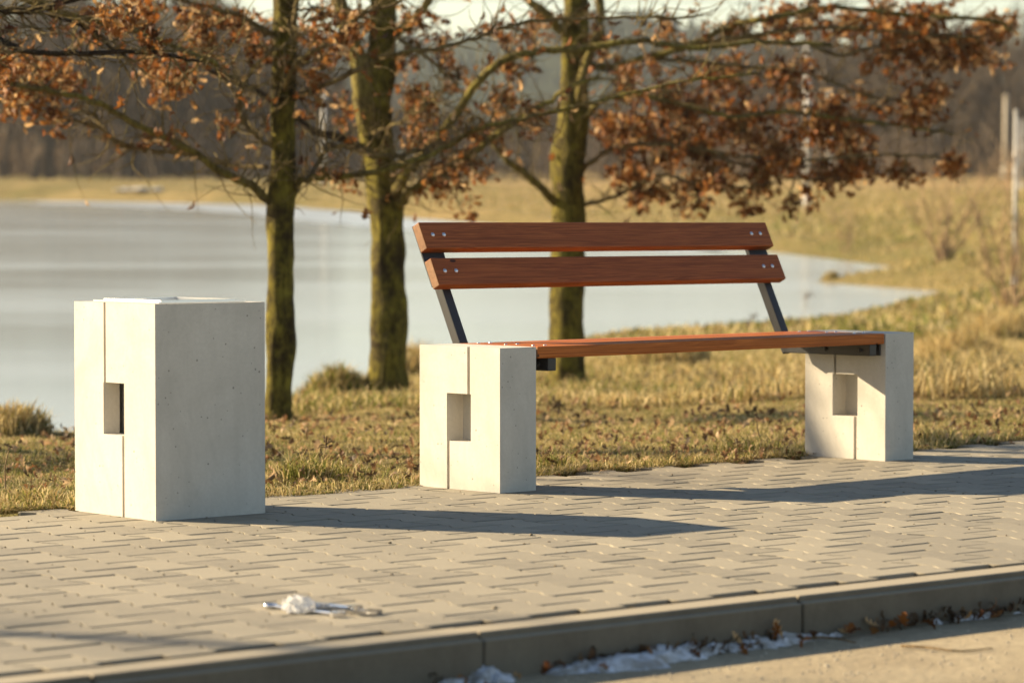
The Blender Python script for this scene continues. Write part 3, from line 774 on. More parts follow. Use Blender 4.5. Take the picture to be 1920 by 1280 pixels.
# tree nearest the camera, thin trunk
traced_tree('oak_tree', 'slim mossy oak with the thinnest trunk, just right of the concrete bin', 13.5,
    [(522, 790, 56), (524, 700, 50), (527, 640, 56), (526, 560, 51), (526, 470, 49), (528, 380, 51), (530, 300, 47), (531, 250, 45), (532, 150, 46), (534, 60, 46), (534, 0, 44), (536, -200, 38), (530, -450, 26), (535, -700, 12)],
    [([(506, 378, 0), (470, 352, -.05), (420, 325, -.1), (330, 270, -.2), (250, 225, -.3), (190, 195, -.35), (100, 172, -.4), (20, 160, -.5), (-60, 140, -.5)], 8.5, 3.5),
     ([(545, 368, 0), (554, 360, 0), (571, 341, -.05), (640, 331, -.1), (729, 319, -.15), (794, 297, -.2), (850, 270, -.25), (900, 244, -.3), (970, 222, -.3), (1044, 206, -.35), (1119, 187, -.4), (1294, 156, -.4), (1420, 138, -.4)], 7.0, 2.2),
     ([(571, 341, -.05), (590, 312, 0), (603, 286, .05), (613, 262, .1)], 5, 3),
     ([(613, 272, .1), (667, 283, 0), (700, 287, -.05), (745, 293, -.1), (800, 284, -.1), (860, 255, -.1)], 4.5, 3),
     ([(514, 276, 0), (485, 256, -.1), (458, 233, -.15), (448, 205, -.2), (456, 172, -.2), (462, 145, -.2), (496, 100, -.25), (540, 75, -.3), (570, 58, -.3)], 4.5, 2.5),
     ([(548, 185, 0), (558, 179, -.05), (637, 146, -.15), (704, 112, -.2), (729, 102, -.2), (831, 86, -.25), (919, 61, -.3), (1012, 41, -.35), (1169, 34, -.4), (1300, 30, -.4)], 5.8, 2.2),
     ([(529, 178, 0), (545, 143, -.15), (562, 112, -.2), (617, 87, -.25), (662, 46, -.3), (683, 29, -.3), (750, 4, -.35), (800, -20, -.4)], 5.0, 3),
     ([(512, 66, 0), (480, 46, -.1), (450, 29, -.15), (400, 15, -.25), (350, 0, -.3), (300, -18, -.3)], 6, 4),
     ([(545, 58, 0), (558, 25, -.1), (556, -15, -.1), (570, -60, -.1)], 6, 4),
     ([(500, 313, 0), (440, 310, .3), (400, 305, .35), (350, 284, .4), (275, 285, .4), (215, 262, .4), (175, 225, .4), (150, 210, .4)], 4.2, 2.5),
     ([(275, 285, .4), (235, 270, .3), (180, 235, .2), (120, 228, .1), (90, 215, .1)], 3, 2)],
    [(60, 130, 70, 34, 46), (35, 165, 55, 40, 46), (115, 130, 45, 40, 34), (20, 205, 40, 28, 22), (85, 235, 40, 16, 10), (95, 170, 40, 30, 24), (215, 45, 60, 35, 20), (265, 15, 50, 30, 26), (350, 60, 60, 50, 24),
     (330, 150, 62, 34, 52), (290, 115, 45, 28, 20), (360, 105, 40, 30, 18), (385, 85, 40, 30, 18), (450, 30, 55, 30, 20), (470, 75, 45, 25, 16), (590, 30, 50, 30, 18), (600, 130, 45, 40, 18), (640, 95, 45, 35, 18), (595, 190, 40, 35, 10),
     (272, 256, 16, 12, 7), (327, 250, 14, 12, 7), (432, 245, 22, 12, 6), (430, 40, 45, 25, 12), (500, 90, 40, 30, 10), (140, 30, 60, 25, 10), (620, 330, 40, 20, 8), (660, 60, 40, 35, 18)])
# middle tree, thickest trunk, forked limbs
traced_tree('oak_tree', 'thick mossy oak with a forked trunk, just left of the bench backrest', 15.8,
    [(729, 752, 78), (728, 690, 69), (727, 600, 70), (727, 540, 63), (727, 450, 61), (725, 380, 66), (709, 300, 58), (704, 210, 64), (712, 140, 56), (716, 60, 52), (720, 0, 48), (722, -200, 38), (716, -450, 24), (720, -700, 10)],
    [([(745, 405, 0), (757, 372, -.1), (794, 344, -.2), (856, 306, -.3), (900, 275, -.35), (950, 235, -.4), (1010, 200, -.4), (1075, 162, -.45), (1130, 150, -.45)], 9.5, 3),
     ([(738, 385, 0), (752, 340, -.15), (772, 312, -.2), (806, 268, -.3), (841, 231, -.35), (900, 153, -.45), (950, 109, -.5), (1012, 100, -.5), (1100, 94, -.5), (1200, 81, -.5), (1294, 91, -.5), (1420, 82, -.5), (1560, 90, -.5)], 11, 4),
     ([(696, 255, 0), (684, 185, -.05), (668, 110, -.05), (652, 60, 0), (638, 0, .05), (618, -90, .1)], 22, 13),
     ([(732, 85, 0), (741, 69, -.05), (778, 38, -.1), (809, 0, -.15), (850, -60, -.2)], 10, 7),
     ([(741, 69, -.05), (790, 105, -.2), (840, 138, -.25), (872, 175, -.3)], 4.5, 2.5),
     ([(690, 285, 0), (640, 264, -.1), (600, 250, -.15), (555, 222, -.2), (510, 192, -.3), (470, 168, -.35), (415, 145, -.4), (360, 105, -.45)], 9, 4),
     ([(735, 305, 0), (760, 300, .2), (810, 290, .3), (860, 285, .4)], 3, 2),
     ([(700, 250, -.1), (740, 235, -.3), (775, 218, -.35), (810, 190, -.4), (820, 170, -.4)], 3.5, 2)],
    [(800, 60, 50, 35, 20), (760, 115, 30, 45, 18), (795, 190, 55, 45, 34), (770, 175, 30, 40, 14), (785, 255, 45, 40, 24), (850, 95, 50, 35, 18), (930, 55, 55, 30, 18), (960, 130, 55, 45, 40), (940, 195, 60, 40, 42), (900, 255, 60, 35, 34),
     (1000, 215, 50, 40, 30), (820, 345, 50, 30, 32), (800, 375, 30, 15, 10), (905, 315, 55, 30, 24), (850, 300, 45, 30, 18), (990, 60, 45, 35, 14), (875, 403, 10, 9, 8, .4), (670, 55, 40, 40, 18), (620, 35, 45, 30, 16), (575, 60, 45, 30, 14), (640, 200, 40, 40, 10), (870, 150, 50, 35, 18), (760, 40, 35, 30, 12), (655, 345, 30, 16, 6)], dark=(5,))
# far tree behind the backrest, wide leafy crown to the right
R3 = [([(1045, 385, 0), (1005, 345, -.2), (975, 315, -.3), (950, 295, -.35), (925, 270, -.4)], 8.5, 4.5),
     ([(1085, 215, 0), (1090, 160, -.1), (1105, 100, -.15), (1125, 50, -.2), (1120, -10, -.2), (1130, -120, -.2)], 10, 7),
     ([(1093, 385, 0), (1150, 366, -.1), (1200, 341, -.2), (1240, 328, -.25), (1300, 340, -.3), (1380, 352, -.3), (1450, 345, -.3)], 4.5, 2),
     ([(1094, 318, 0), (1110, 303, -.05), (1144, 284, -.1), (1216, 269, -.2), (1300, 283, -.25), (1400, 294, -.3), (1520, 300, -.3), (1640, 292, -.3), (1760, 290, -.3)], 5, 2),
     ([(1070, 75, 0), (1030, 30, -.2), (1000, 5, -.3), (960, -30, -.3)], 9, 6),
     ([(1090, 225, 0), (1105, 205, -.1), (1135, 182, -.2), (1190, 178, -.3), (1270, 190, -.35), (1370, 215, -.4), (1480, 210, -.4), (1600, 225, -.45), (1720, 240, -.45), (1790, 250, -.45)], 7, 2.2),
     ([(1098, 120, 0), (1140, 130, -.1), (1220, 110, -.2), (1290, 85, -.3), (1370, 55, -.4), (1450, 30, -.5), (1560, 15, -.5), (1700, 25, -.5), (1860, 40, -.5), (1900, 55, -.5)], 7.5, 3),
     ([(1290, 85, -.3), (1400, 72, -.35), (1500, 55, -.4), (1620, 48, -.4), (1740, 60, -.4), (1840, 75, -.4)], 6, 2.4),
     ([(1220, 110, -.2), (1330, 120, -.2), (1430, 130, -.2), (1530, 145, -.2), (1600, 170, -.2), (1660, 188, -.2), (1750, 178, -.2)], 4.5, 2.2),
     ([(1300, 283, -.25), (1400, 315, -.1), (1480, 338, -.1), (1560, 330, -.1)], 3, 2),
     ([(1520, 85, -.4), (1570, 110, -.4), (1625, 92, -.4), (1690, 80, -.4), (1780, 75, -.4)], 4, 2),
     ([(1060, 60, 0), (1080, -60, 0), (1180, -160, -.2), (1350, -220, -.3), (1550, -240, -.3)], 8, 4)]
C3 = [(1020, 30, 40, 25, 12), (1130, 90, 40, 35, 16), (1180, 150, 55, 50, 34), (1140, 240, 40, 45, 26), (1200, 245, 70, 50, 60), (1250, 180, 65, 50, 50), (1280, 275, 75, 50, 66), (1170, 320, 50, 40, 30), (1245, 365, 45, 30, 26), (1340, 330, 70, 40, 56),
     (1200, 375, 45, 25, 16), (1390, 390, 25, 12, 9), (1310, 385, 25, 15, 10), (1350, 150, 80, 60, 56), (1450, 50, 80, 40, 44), (1370, 60, 60, 45, 26), (1400, 230, 85, 60, 76), (1480, 150, 80, 55, 56), (1540, 250, 80, 55, 66), (1460, 300, 80, 50, 70), (1600, 50, 80, 40, 52),
     (1690, 60, 90, 45, 66), (1750, 190, 50, 28, 40), (1715, 215, 35, 22, 24), (1660, 110, 60, 40, 34), (1790, 80, 70, 45, 60), (1865, 55, 45, 40, 44), (1840, 105, 40, 22, 24), (1600, 320, 60, 28, 52), (1545, 335, 40, 20, 28), (1690, 325, 50, 14, 20), (1790, 312, 38, 14, 24),
     (1500, 378, 20, 8, 9), (1525, 374, 10, 8, 5), (1600, 255, 45, 40, 32), (1560, 200, 60, 40, 26), (1640, 200, 50, 30, 14), (1510, 40, 60, 40, 30), (1420, 350, 45, 25, 20), (1300, 220, 50, 50, 40), (1240, 60, 45, 40, 14), (1660, 30, 60, 30, 36), (1740, 30, 60, 30, 36), (1740, 100, 50, 35, 30)]
traced_tree('oak_tree', 'leafy oak behind the bench whose brown crown spreads far to the right', 17.8,
    [(1063, 724, 68), (1064, 660, 64), (1064, 560, 66), (1065, 450, 60), (1066, 370, 60), (1067, 300, 61), (1074, 230, 58), (1076, 150, 50), (1080, 60, 48), (1081, 0, 44), (1086, -200, 36), (1080, -450, 24), (1085, -700, 10)], R3, C3, leaf_mul=3.6, leaf_size=(0.05, 0.105))
# neighbour whose limbs come in from the left edge
traced_tree('oak_tree', 'oak beyond the left edge whose dark limbs reach into the upper left', 12.6,
    [(-330, 830, 64), (-326, 600, 54), (-330, 300, 48), (-322, 100, 46), (-318, -150, 38), (-322, -450, 24), (-320, -700, 10)],
    [([(-320, 180, 0), (-200, 90, 0), (-60, 60, 0), (0, 72, -.05), (60, 100, -.1), (140, 107, -.1), (250, 98, -.15), (330, 102, -.2), (385, 117, -.2)], 9, 2.5),
     ([(-320, 120, 0), (-180, 40, 0), (-60, 18, 0), (0, 20, 0), (60, 15, 0), (130, 4, 0), (200, -10, 0)], 11, 5),
     ([(20, 20, 0), (80, 30, .1), (150, 50, .1), (200, 86, .1), (240, 110, .1)], 3.5, 2),
     ([(-320, 50, 0), (-120, -60, .3), (60, 5, .6), (150, 30, .8), (250, 55, .9), (330, 86, 1.0), (400, 120, 1.0)], 9, 5)],
    [(-40, 120, 50, 40, 20), (20, 130, 45, 35, 20), (270, 85, 50, 22, 10), (190, 60, 50, 25, 10), (240, 20, 50, 30, 16)], dark=(0, 1, 2))

# trees of the same row, out of the picture to the left, known by the shade they throw
def free_tree(name, label, x, y, h, seed, nleaf):
    r = random.Random(seed); z = float(ground_z(np.array([x]), np.array([y]))[0]) - 0.02
    root = empty(name, Matrix.Translation((x, y, z))); tag(root, label, 'tree', 'oak trees along the pond bank')
    T = Tubes(); path = [Vector((r.gauss(0, .03) * i, r.gauss(0, .03) * i, h * i / 7)) for i in range(8)]
    sp = smooth_path(path, 4); n = len(sp); T.tube(sp, [0.10 * (1 - 0.9 * i / n) + 0.008 for i in range(n)], 10, wob=0.1); T.build('trunk', M['bark'], root)
    TW = Tubes(); items = []
    for b in range(16):
        t = r.uniform(0.28, 0.95); p = sp[int(t * (n - 1))]; a = r.uniform(0, 6.28); ln = h * 0.42 * (1.15 - t)
        d = Vector((math.cos(a), math.sin(a), r.uniform(0.1, 0.6))).normalized(); P = [p]
        for k in range(4): d = (d + Vector((r.gauss(0, .18), r.gauss(0, .18), r.gauss(0, .15)))).normalized(); P.append(P[-1] + d * ln / 4)
        bs = smooth_path(P, 4); B = Tubes(); B.tube(bs, [0.035 * (1 - t * 0.6) * (1 - 0.85 * i / len(bs)) + 0.004 for i in range(len(bs))], 6); B.build('branch', M['bark'], root)
        for s_ in range(9):
            q = r.choice(bs[4:]); e = q + Vector((r.gauss(0, .3), r.gauss(0, .3), r.gauss(0.05, .25)))
            TW.tube(smooth_path([q, q.lerp(e, .5) + Vector((0, 0, .04)), e], 3), [0.006 - 0.0006 * i for i in range(7)], 4, False)
            for l_ in range(nleaf): items.append((r.randrange(len(LEAVES)), rnd_leaf_matrix(q.lerp(e, r.uniform(.3, 1)) + Vector((r.gauss(0, .05), r.gauss(0, .05), r.gauss(0, .05))), r.uniform(.07, .11))))
    tag(TW.build('twigs', M['twig'], root), kind='stuff'); put_leaves('foliage', items, root)
free_tree('oak_tree', 'oak standing out of view to the left by the water', -7.6, 13.9, 6.4, 8, 4)
free_tree('oak_tree', 'oak standing out of view to the left, farthest from the bin', -11.0, 9.6, 6.0, 5, 2)

# ------------------------------------------------------------------ grass
def blades(name, x, y, h, w, cols, lean=0.7, parent=None, zoff=0.0, zfun=ground_z, kind='stuff', label=None, cat=None, sub=None):
    n = len(x); z = zfun(x, y) + zoff
    a = rng.uniform(0, 2 * np.pi, n); la = rng.uniform(0, 2 * np.pi, n); l = (0.25 * lean + np.abs(rng.normal(0, 0.6 * lean, n))) * h
    wx, wy = np.cos(a) * w / 2, np.sin(a) * w / 2; lx, ly = np.cos(la) * l, np.sin(la) * l
    hz = np.sqrt(np.clip(h * h - (l * 0.8) ** 2, (0.25 * h) ** 2, None))
    V = np.empty((n, 5, 3), np.float32)
    V[:, 0] = np.stack([x - wx, y - wy, z - 0.01], 1); V[:, 1] = np.stack([x + wx, y + wy, z - 0.01], 1)
    V[:, 2] = np.stack([x + wx * .75 + lx * .32, y + wy * .75 + ly * .32, z + hz * .62], 1); V[:, 3] = np.stack([x - wx * .75 + lx * .32, y - wy * .75 + ly * .32, z + hz * .62], 1)
    V[:, 4] = np.stack([x + lx, y + ly, z + hz * rng.uniform(.7, 1.05, n)], 1)
    b = (np.arange(n) * 5)[:, None]
    L = np.concatenate([b + [0, 1, 2, 3], b + [3, 2, 4]], 1).ravel(); S = np.tile([4, 3], n)
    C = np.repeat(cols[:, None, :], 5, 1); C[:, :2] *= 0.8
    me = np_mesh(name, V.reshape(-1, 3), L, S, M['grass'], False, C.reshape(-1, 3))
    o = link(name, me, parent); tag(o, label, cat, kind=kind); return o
STRAW = np.array([(0.45, 0.34, 0.14), (0.54, 0.42, 0.19), (0.30, 0.205, 0.080), (0.58, 0.47, 0.25)]); GREEN = np.array([(0.16, 0.17, 0.035), (0.20, 0.20, 0.045), (0.26, 0.235, 0.06), (0.12, 0.135, 0.03)])
def gcols(n, green):
    g = rng.random(n) < green
    c = np.where(g[:, None], GREEN[rng.integers(0, 4, n)], STRAW[rng.integers(0, 4, n)])
    return c * rng.uniform(0.7, 1.25, (n, 1))
def in_view(dmin, dmax, n, pw_=1.0, margin=0.18):
    d = dmin + (dmax - dmin) * rng.random(n) ** pw_; x = d * rng.uniform(-0.168 - margin * .35, 0.168 + margin * .35, n); return x, d
def keep_land(x, y, smin=0.0, sdmin=0.0):
    k = (pave_y(x, y) - EDGE > smin) & (pond_sd(x, y) > sdmin); return x[k], y[k]
# short turf close to the paving
x, y = in_view(9.0, 17, 260000, 1.0); x, y = keep_land(x, y, -0.01, 0.1)
g = 0.44 + 0.38 * fbm(x, y, 1.1) - 0.15 * sstep(13, 16, y); hh = 0.016 + 0.024 * rng.random(len(x)) ** 1.5 + 0.020 * np.clip(fbm(x, y, 0.8), 0, 1)
blades('turf_grass', x, y, hh, rng.uniform(.0025, .0048, len(x)), gcols(len(x), np.clip(g, .05, .9)), 2.4, label='short winter turf of straw and green blades behind the pavement')
x, y = in_view(16, 34, 130000, 1.2); x, y = keep_land(x, y, 0, 0.1)
rb = sstep(.05, .13, x / y); g = 0.30 + 0.4 * fbm(x, y, 2.4) - .25 * rb; hh = (1 + .9 * rb) * (0.05 + 0.07 * rng.random(len(x)) + 0.08 * np.clip(fbm(x, y, 1.5), 0, 1)) * (1 - .55 * sstep(22, 30, y))
blades('bank_grass', x, y, hh, rng.uniform(.006, .011, len(x)), gcols(len(x), np.clip(g, .04, .8)), 1.3, label='rough dry grass on the slope down to the pond')
x, y = in_view(32, 150, 90000, 1.6, 0.1); x, y = keep_land(x, y, 0, 0.3)
hh = (0.07 + 0.15 * rng.random(len(x))) * (.35 + .65 * sstep(.3, 3.5, pond_sd(x, y))); g = 0.42 + 0.5 * fbm(x, y, 9)
blades('meadow_grass', x, y, hh, rng.uniform(.02, .05, len(x)), gcols(len(x), np.clip(g, .02, .7)), 1.2, label='pale dry meadow grass round the far end of the pond')
# fringe creeping over the edge of the paving
xp = rng.uniform(-4, 5.5, 30000); ov = 0.085 + 0.10 * np.clip(fbm(xp, xp * 0 + 1, 0.9), -0.4, 1) + 0.10 * np.exp(-((xp + 0.55) / 0.35) ** 2)
yp = EDGE + 0.06 - rng.random(len(xp)) ** 1.6 * ov
Pw = np.stack([xp, yp, np.zeros(len(xp)), np.ones(len(xp))], 1) @ np.array([list(r) for r in MP]).T
blades('edge_grass', Pw[:, 0], Pw[:, 1], 0.016 + 0.04 * rng.random(len(xp)) ** 2, rng.uniform(.0025, .005, len(xp)), gcols(len(xp), 0.36), 2.2, zfun=lambda a, b: np.maximum(pave_z(a, b) + 0.002, pave_z(a, b)), label='straggling grass creeping over the back edge of the pavement')

def tuft(name, label, px, py, rad, h, n, green, cat='grass tuft', lean=1.25, width=.005, dome_=0.0):
    X, Y, Z = gpoint(px, py); root = empty(name, Matrix.Translation((X, Y, Z))); tag(root, label, cat, 'tufts and tussocks of grass')
    a = rng.uniform(0, 6.28, n); r = rad * np.sqrt(rng.random(n)); x = np.cos(a) * r; y = np.sin(a) * r
    zf = lambda u_, v_: ground_z(u_ + X, v_ + Y) - Z + dome_ * np.clip(1 - (u_ ** 2 + v_ ** 2) / rad ** 2, 0, 1)
    blades('blades', x, y, h * (0.45 + 0.6 * rng.random(n)), np.full(n, width) * rng.uniform(.7, 1.3, n), gcols(n, green), lean, root, zfun=zf, kind='stuff')
    if dome_:
        bm = bmesh.new(); bmesh.ops.create_icosphere(bm, subdivisions=3, radius=1)
        for v in bm.verts: v.co = Vector((v.co.x * rad * .95, v.co.y * rad * .95, max(v.co.z, -.2) * dome_)) * (1 + 0.15 * mnoise.noise(v.co * 3))
        link('mound', bm_mesh(bm, 'mound', M['ground'], True), root)
    return root
tuft('grass_tuft', 'green grass tuft against the right side of the bin', 572, 905, 0.085, 0.13, 520, 0.62)
tuft('grass_tuft', 'flattened green tuft beside the bin tuft, towards the bench', 640, 900, 0.10, 0.085, 420, 0.55)
tuft('grass_tuft', 'small green tuft beside the left concrete block of the bench', 1035, 882, 0.06, 0.09, 260, 0.7)
tuft('grass_tuft', 'dense tuft under the seat near the right concrete block', 1400, 853, 0.13, 0.10, 520, 0.5)
tuft('grass_tuft', 'rounded straw tuft to the right of the right concrete block', 1740, 838, 0.10, 0.10, 700, 0.3)
tuft('grass_tuft', 'straw tuft left of the bin at the pavement edge', 60, 945, 0.10, 0.07, 420, 0.35)
tuft('grass_tussock', 'tall brown tussock on the bank crest left of the bin', 108, 805, 0.19, 0.17, 1500, 0.12, 'tussock', 0.8, .007, 0.13)
tuft('grass_tussock', 'low brown tussock at the left edge of the bank crest', 30, 815, 0.17, 0.12, 900, 0.15, 'tussock', 0.8, .007, 0.07)
tuft('grass_tussock', 'greenish rounded tussock between the two left trunks', 632, 745, 0.20, 0.14, 1300, 0.55, 'tussock', 0.9, .008, 0.11)
tuft('grass_tussock', 'straw tussock right behind the first trunk', 575, 745, 0.22, 0.18, 900, 0.05, 'tussock', 0.8, .008, 0.10)
tuft('grass_tussock', 'brown tussock on the bank right of the middle trunk', 775, 712, 0.26, 0.24, 900, 0.1, 'tussock', 0.7, .009, 0.12)
tuft('grass_tussock', 'wide straw tussock below the seat between trunk and right block', 1250, 690, 0.35, 0.22, 1100, 0.12, 'tussock', 0.8, .01, 0.12)
tuft('grass_tussock', 'bright straw tussock on the slope right of the bench', 1790, 690, 0.35, 0.26, 1200, 0.05, 'tussock', 0.8, .01, 0.12)
tuft('grass_tussock', 'straw tussock high on the slope at the right edge', 1880, 640, 0.5, 0.32, 1100, 0.05, 'tussock', 0.8, .012, 0.14)
tuft('grass_tussock', 'small brown grass clump frozen into the ice', 1557, 522, 0.14, 0.10, 320, 0.2, 'tussock', 0.9, .014, 0.06)

# ------------------------------------------------------------------ fallen leaves, sticks, weeds
items = []
x, y = in_view(9.5, 24, 5200, 1.0, .1); x, y = keep_land(x, y, -0.10, 1.0); z = np.where(pave_y(x, y) < EDGE, pave_z(x, y) + .004, ground_z(x, y) + .03)
for i in range(len(x)):
    m = Matrix.Translation((x[i], y[i], z[i])) @ Matrix.Rotation(random.uniform(0, 6.28), 4, 'Z') @ Matrix.Rotation(random.gauss(0, .5), 4, 'X') @ Matrix.Rotation(random.gauss(0, .6), 4, 'Y') @ Matrix.Scale(random.uniform(.022, .058), 4)
    items.append((random.randrange(len(LEAVES)), m))
o = put_leaves('leaf_litter', items, None, pal=[(0.07, 0.045, 0.022), (0.10, 0.06, 0.03), (0.30, 0.19, 0.10), (0.22, 0.125, 0.06), (0.40, 0.28, 0.16), (0.16, 0.08, 0.035), (0.26, 0.16, 0.085)]); tag(o, 'brown fallen oak leaves scattered over the turf')

def fallen(px, py, z_pave, size, kind_label):
    r = cF + cR * ((px - 960) / FPX) + cU * ((640 - py) / FPX)
    n = pn; o0 = MP @ Vector((0, 0, z_pave)); t = (o0 - CAM).dot(n) / r.dot(n); P = CAM + r * t
    m = Matrix.Translation(P + n * 0.006) @ Matrix.Rotation(random.uniform(0, 6.28), 4, 'Z') @ Matrix.Rotation(random.gauss(0, .35), 4, 'X') @ Matrix.Rotation(random.gauss(0, .35), 4, 'Y') @ Matrix.Scale(size, 4)
    o = link('fallen_leaf', random.choice(LEAF_ME)); o.matrix_world = m
    tag(o, kind_label, 'leaf', 'dead leaves in the gutter'); return o
for px in [862, 905, 930, 955, 990, 1010, 1030, 1120, 1150, 1175, 1200, 1290, 1380, 1400, 1455, 1475, 1500, 1520, 1535, 1590, 1605, 1620, 1640, 1655, 1680, 1700, 1725, 1800, 1830, 1845, 1860, 1880, 1895]:
    fallen(px + random.uniform(-8, 8), 1272 - (px - 850) * 0.1235 + random.uniform(0, 16), -0.090, random.uniform(.03, .055), 'brown dead leaf lying in the shaded gutter below the kerb')

def on_pave(px, py, z_):
    r = cF + cR * ((px - 960) / FPX) + cU * ((640 - py) / FPX); o0 = MP @ Vector((0, 0, z_)); t = (o0 - CAM).dot(pn) / r.dot(pn); return CAM + r * t
items = []
for i in range(420):
    px = random.uniform(780, 1990); lp = MPI @ on_pave(px, 1274 - (px - 850) * .1235, -.098); lp.y = KF - .004 - abs(random.gauss(0, .013)); lp.z = -.094 + random.uniform(0, .02)
    m = MP @ Matrix.Translation(lp) @ Matrix.Rotation(random.uniform(0, 6.28), 4, 'Z') @ Matrix.Rotation(random.gauss(0, .5), 4, 'X') @ Matrix.Scale(random.uniform(.012, .034), 4)
    if mnoise.noise(Vector((lp.x * 2.2, 3, 1))) > -.12: items.append((random.randrange(len(LEAVES)), m))
o = put_leaves('gutter_litter', items, None, pal=[(0.05, 0.03, 0.016), (0.085, 0.05, 0.026), (0.13, 0.07, 0.035), (0.17, 0.11, 0.06)]); tag(o, 'dark broken leaf litter heaped along the foot of the kerb')

def twig_obj(name, label, pts, r0, r1, mat, cat, group=None):
    root_p = Vector(pts[0]); T = Tubes(); sp = smooth_path([Vector(p) - root_p for p in pts], 5); n = len(sp)
    T.tube(sp, [r0 + (r1 - r0) * i / (n - 1) for i in range(n)], 6, wob=.15); o = T.build(name, mat); o.location = root_p; return tag(o, label, cat, group)
M['stick'] = mat_bark('broken_stick', (0.06, 0.04, 0.02), (0.22, 0.15, 0.06), (0.28, 0.19, 0.10), .4)
g0 = Vector(gpoint(500, 915)) + Vector((0, 0, .02)); g1 = Vector(gpoint(545, 890)) + Vector((0, 0, .04)); g2 = g1 + Vector((.05, .03, .03))
twig_obj('stick', 'short broken brown stick in the grass touching the bin', [g0, g0.lerp(g1, .5), g1, g2], .008, .005, M['stick'], 'stick')
twig_obj('stick', 'thin dry twig lying on the road beside the gutter snow', [on_pave(1690, 1210, -.094), on_pave(1740, 1213, -.092), on_pave(1800, 1220, -.095), on_pave(1860, 1214, -.096)], .003, .0015, M['stick'], 'stick')
twig_obj('stick', 'thin dry twig lying along the foot of the kerb', [on_pave(1500, 1196, -.09), on_pave(1560, 1195, -.086), on_pave(1605, 1204, -.09)], .0035, .002, M['stick'], 'stick')

def weed(name, label, px, py, tip, head, d=None, seeds=26, n=1):
    """dry stalk with a dark branched seed head; tip in pixels at the stalk's own distance"""
    X, Y, Z = gpoint(px, py); P0 = Vector((X, Y, Z)); dep = (P0 - CAM).dot(cF); tipp = pix(*tip, dep)
    root = empty(name, Matrix.Translation(P0)); tag(root, label, 'weed', 'dry weed stalks')
    T = Tubes(); L_ = tipp - P0; sp = smooth_path([Vector((0, 0, -.01)), L_ * .5 + Vector((random.gauss(0, .01), 0, L_.length * .05)), L_], 5); T.tube(sp, [.003 - .0012 * i / 10 for i in range(len(sp))], 5); T.build('stalk', M['stem'], root)
    H = Tubes(); hs = head * dep / FPX
    for i in range(seeds):
        dv = Vector((random.gauss(.2, .7), random.gauss(0, .6), random.gauss(.2, .6))) * hs * .6; a = L_ - L_.normalized() * random.uniform(0, hs * .4)
        H.tube(smooth_path([a, a + dv * .6 + Vector((0, 0, .004)), a + dv], 2), [.0012, .0018, .0026, .0030, .0016][:5], 4)
    H.build('seed_head', M['seed'], root)
weed('dry_weed', 'dry weed with a drooping seed head beside the left concrete block', 1000, 800, (1045, 760), 26, seeds=40)
weed('dry_weed', 'tall dry weed against the ice right of the bench backrest', 1500, 640, (1512, 552), 16)
weed('dry_weed', 'dry weed against the ice under the right end of the backrest', 1402, 650, (1410, 592), 13)
weed('dry_weed', 'short dry weed against the ice just left of the right upright', 1396, 655, (1401, 606), 11)
weed('dry_weed', 'bare dry stalk at the left edge in front of the bank', 12, 930, (18, 838), 10, seeds=5)
weed('dry_weed', 'bent dry stalk in the tuft beside the bin', 596, 890, (612, 832), 22, seeds=16)
weed('dry_weed', 'dry stalk under the seat nearest the right concrete block', 1440, 850, (1418, 778), 10, seeds=6)

# ------------------------------------------------------------------ gutter snow and road pebbles
t = NT('old_snow'); geo = t.new('ShaderNodeNewGeometry'); a = t.noise(geo.outputs['Position'], 28, 5, .7); b = t.noise(geo.outputs['Position'], 9, 4)
c = t.mix(t.ramp(a, [(.42, .8), (.58, 0.0)]), (0.68, 0.69, 0.72), (0.22, 0.19, 0.14)); c = t.mix(t.ramp(b, [(.52, 0.0), (.7, .6)]), c, (0.42, 0.37, 0.30)); t.base(c); t.rough(.75); t.bump(a, .9, .02)
t.p.inputs['Subsurface Weight'].default_value = 0.0; M['snow'] = t.m
def snow(label, pts, name='snow_patch', zz=-.100, hh=.026):
    """ridge of old snow along a pixel path (px, py, half width in m)"""
    C_ = [on_pave(a, b, zz) for a, b, w in pts]; base = C_[0].copy(); path = smooth_path([p - base for p in C_], 10); ws = [w for *_, w in pts]; n = len(path)
    bm = bmesh.new(); rows = []; seed = random.uniform(0, 50)
    for i, p in enumerate(path):
        t_ = i / 10; k = min(int(t_), len(ws) - 2); w = ws[k] + (ws[k + 1] - ws[k]) * (t_ - k)
        d = (path[min(i + 1, n - 1)] - path[max(i - 1, 0)]).normalized(); s_ = d.cross(pn).normalized(); row = []
        ww = w * (1 + .5 * mnoise.noise(Vector((i * .25, seed, 0))))
        for j in range(9):
            q = (j - 4) / 4; e = (1 - q * q) * max(0.0, math.sin(math.pi * i / (n - 1))) ** .5
            off = .6 * mnoise.noise(Vector((i * .4, seed + 9 * (q > 0), 3))) * w * abs(q)
            row.append(bm.verts.new(p + s_ * (q * ww + off) + pn * (e * hh * (1 + .6 * mnoise.noise(Vector((i * .3, j * .5, seed)))) + .3 * e * hh * mnoise.noise(Vector((i * .9, j * 1.3, seed))) + .0005)))
        rows.append(row)
    for i in range(n - 1):
        for j in range(8): bm.faces.new([rows[i][j], rows[i + 1][j], rows[i + 1][j + 1], rows[i][j + 1]])
    o = link(name, bm_mesh(bm, name, M['snow'], True)); o.location = base; return tag(o, label, 'snow', 'old snow left in the shade of the kerb' if zz < -.05 else 'snow on the far bank')
snow('small heap of dirty snow at the bottom edge below the kerb', [(820, 1288, .02), (870, 1276, .045), (920, 1276, .045), (965, 1277, .02)])
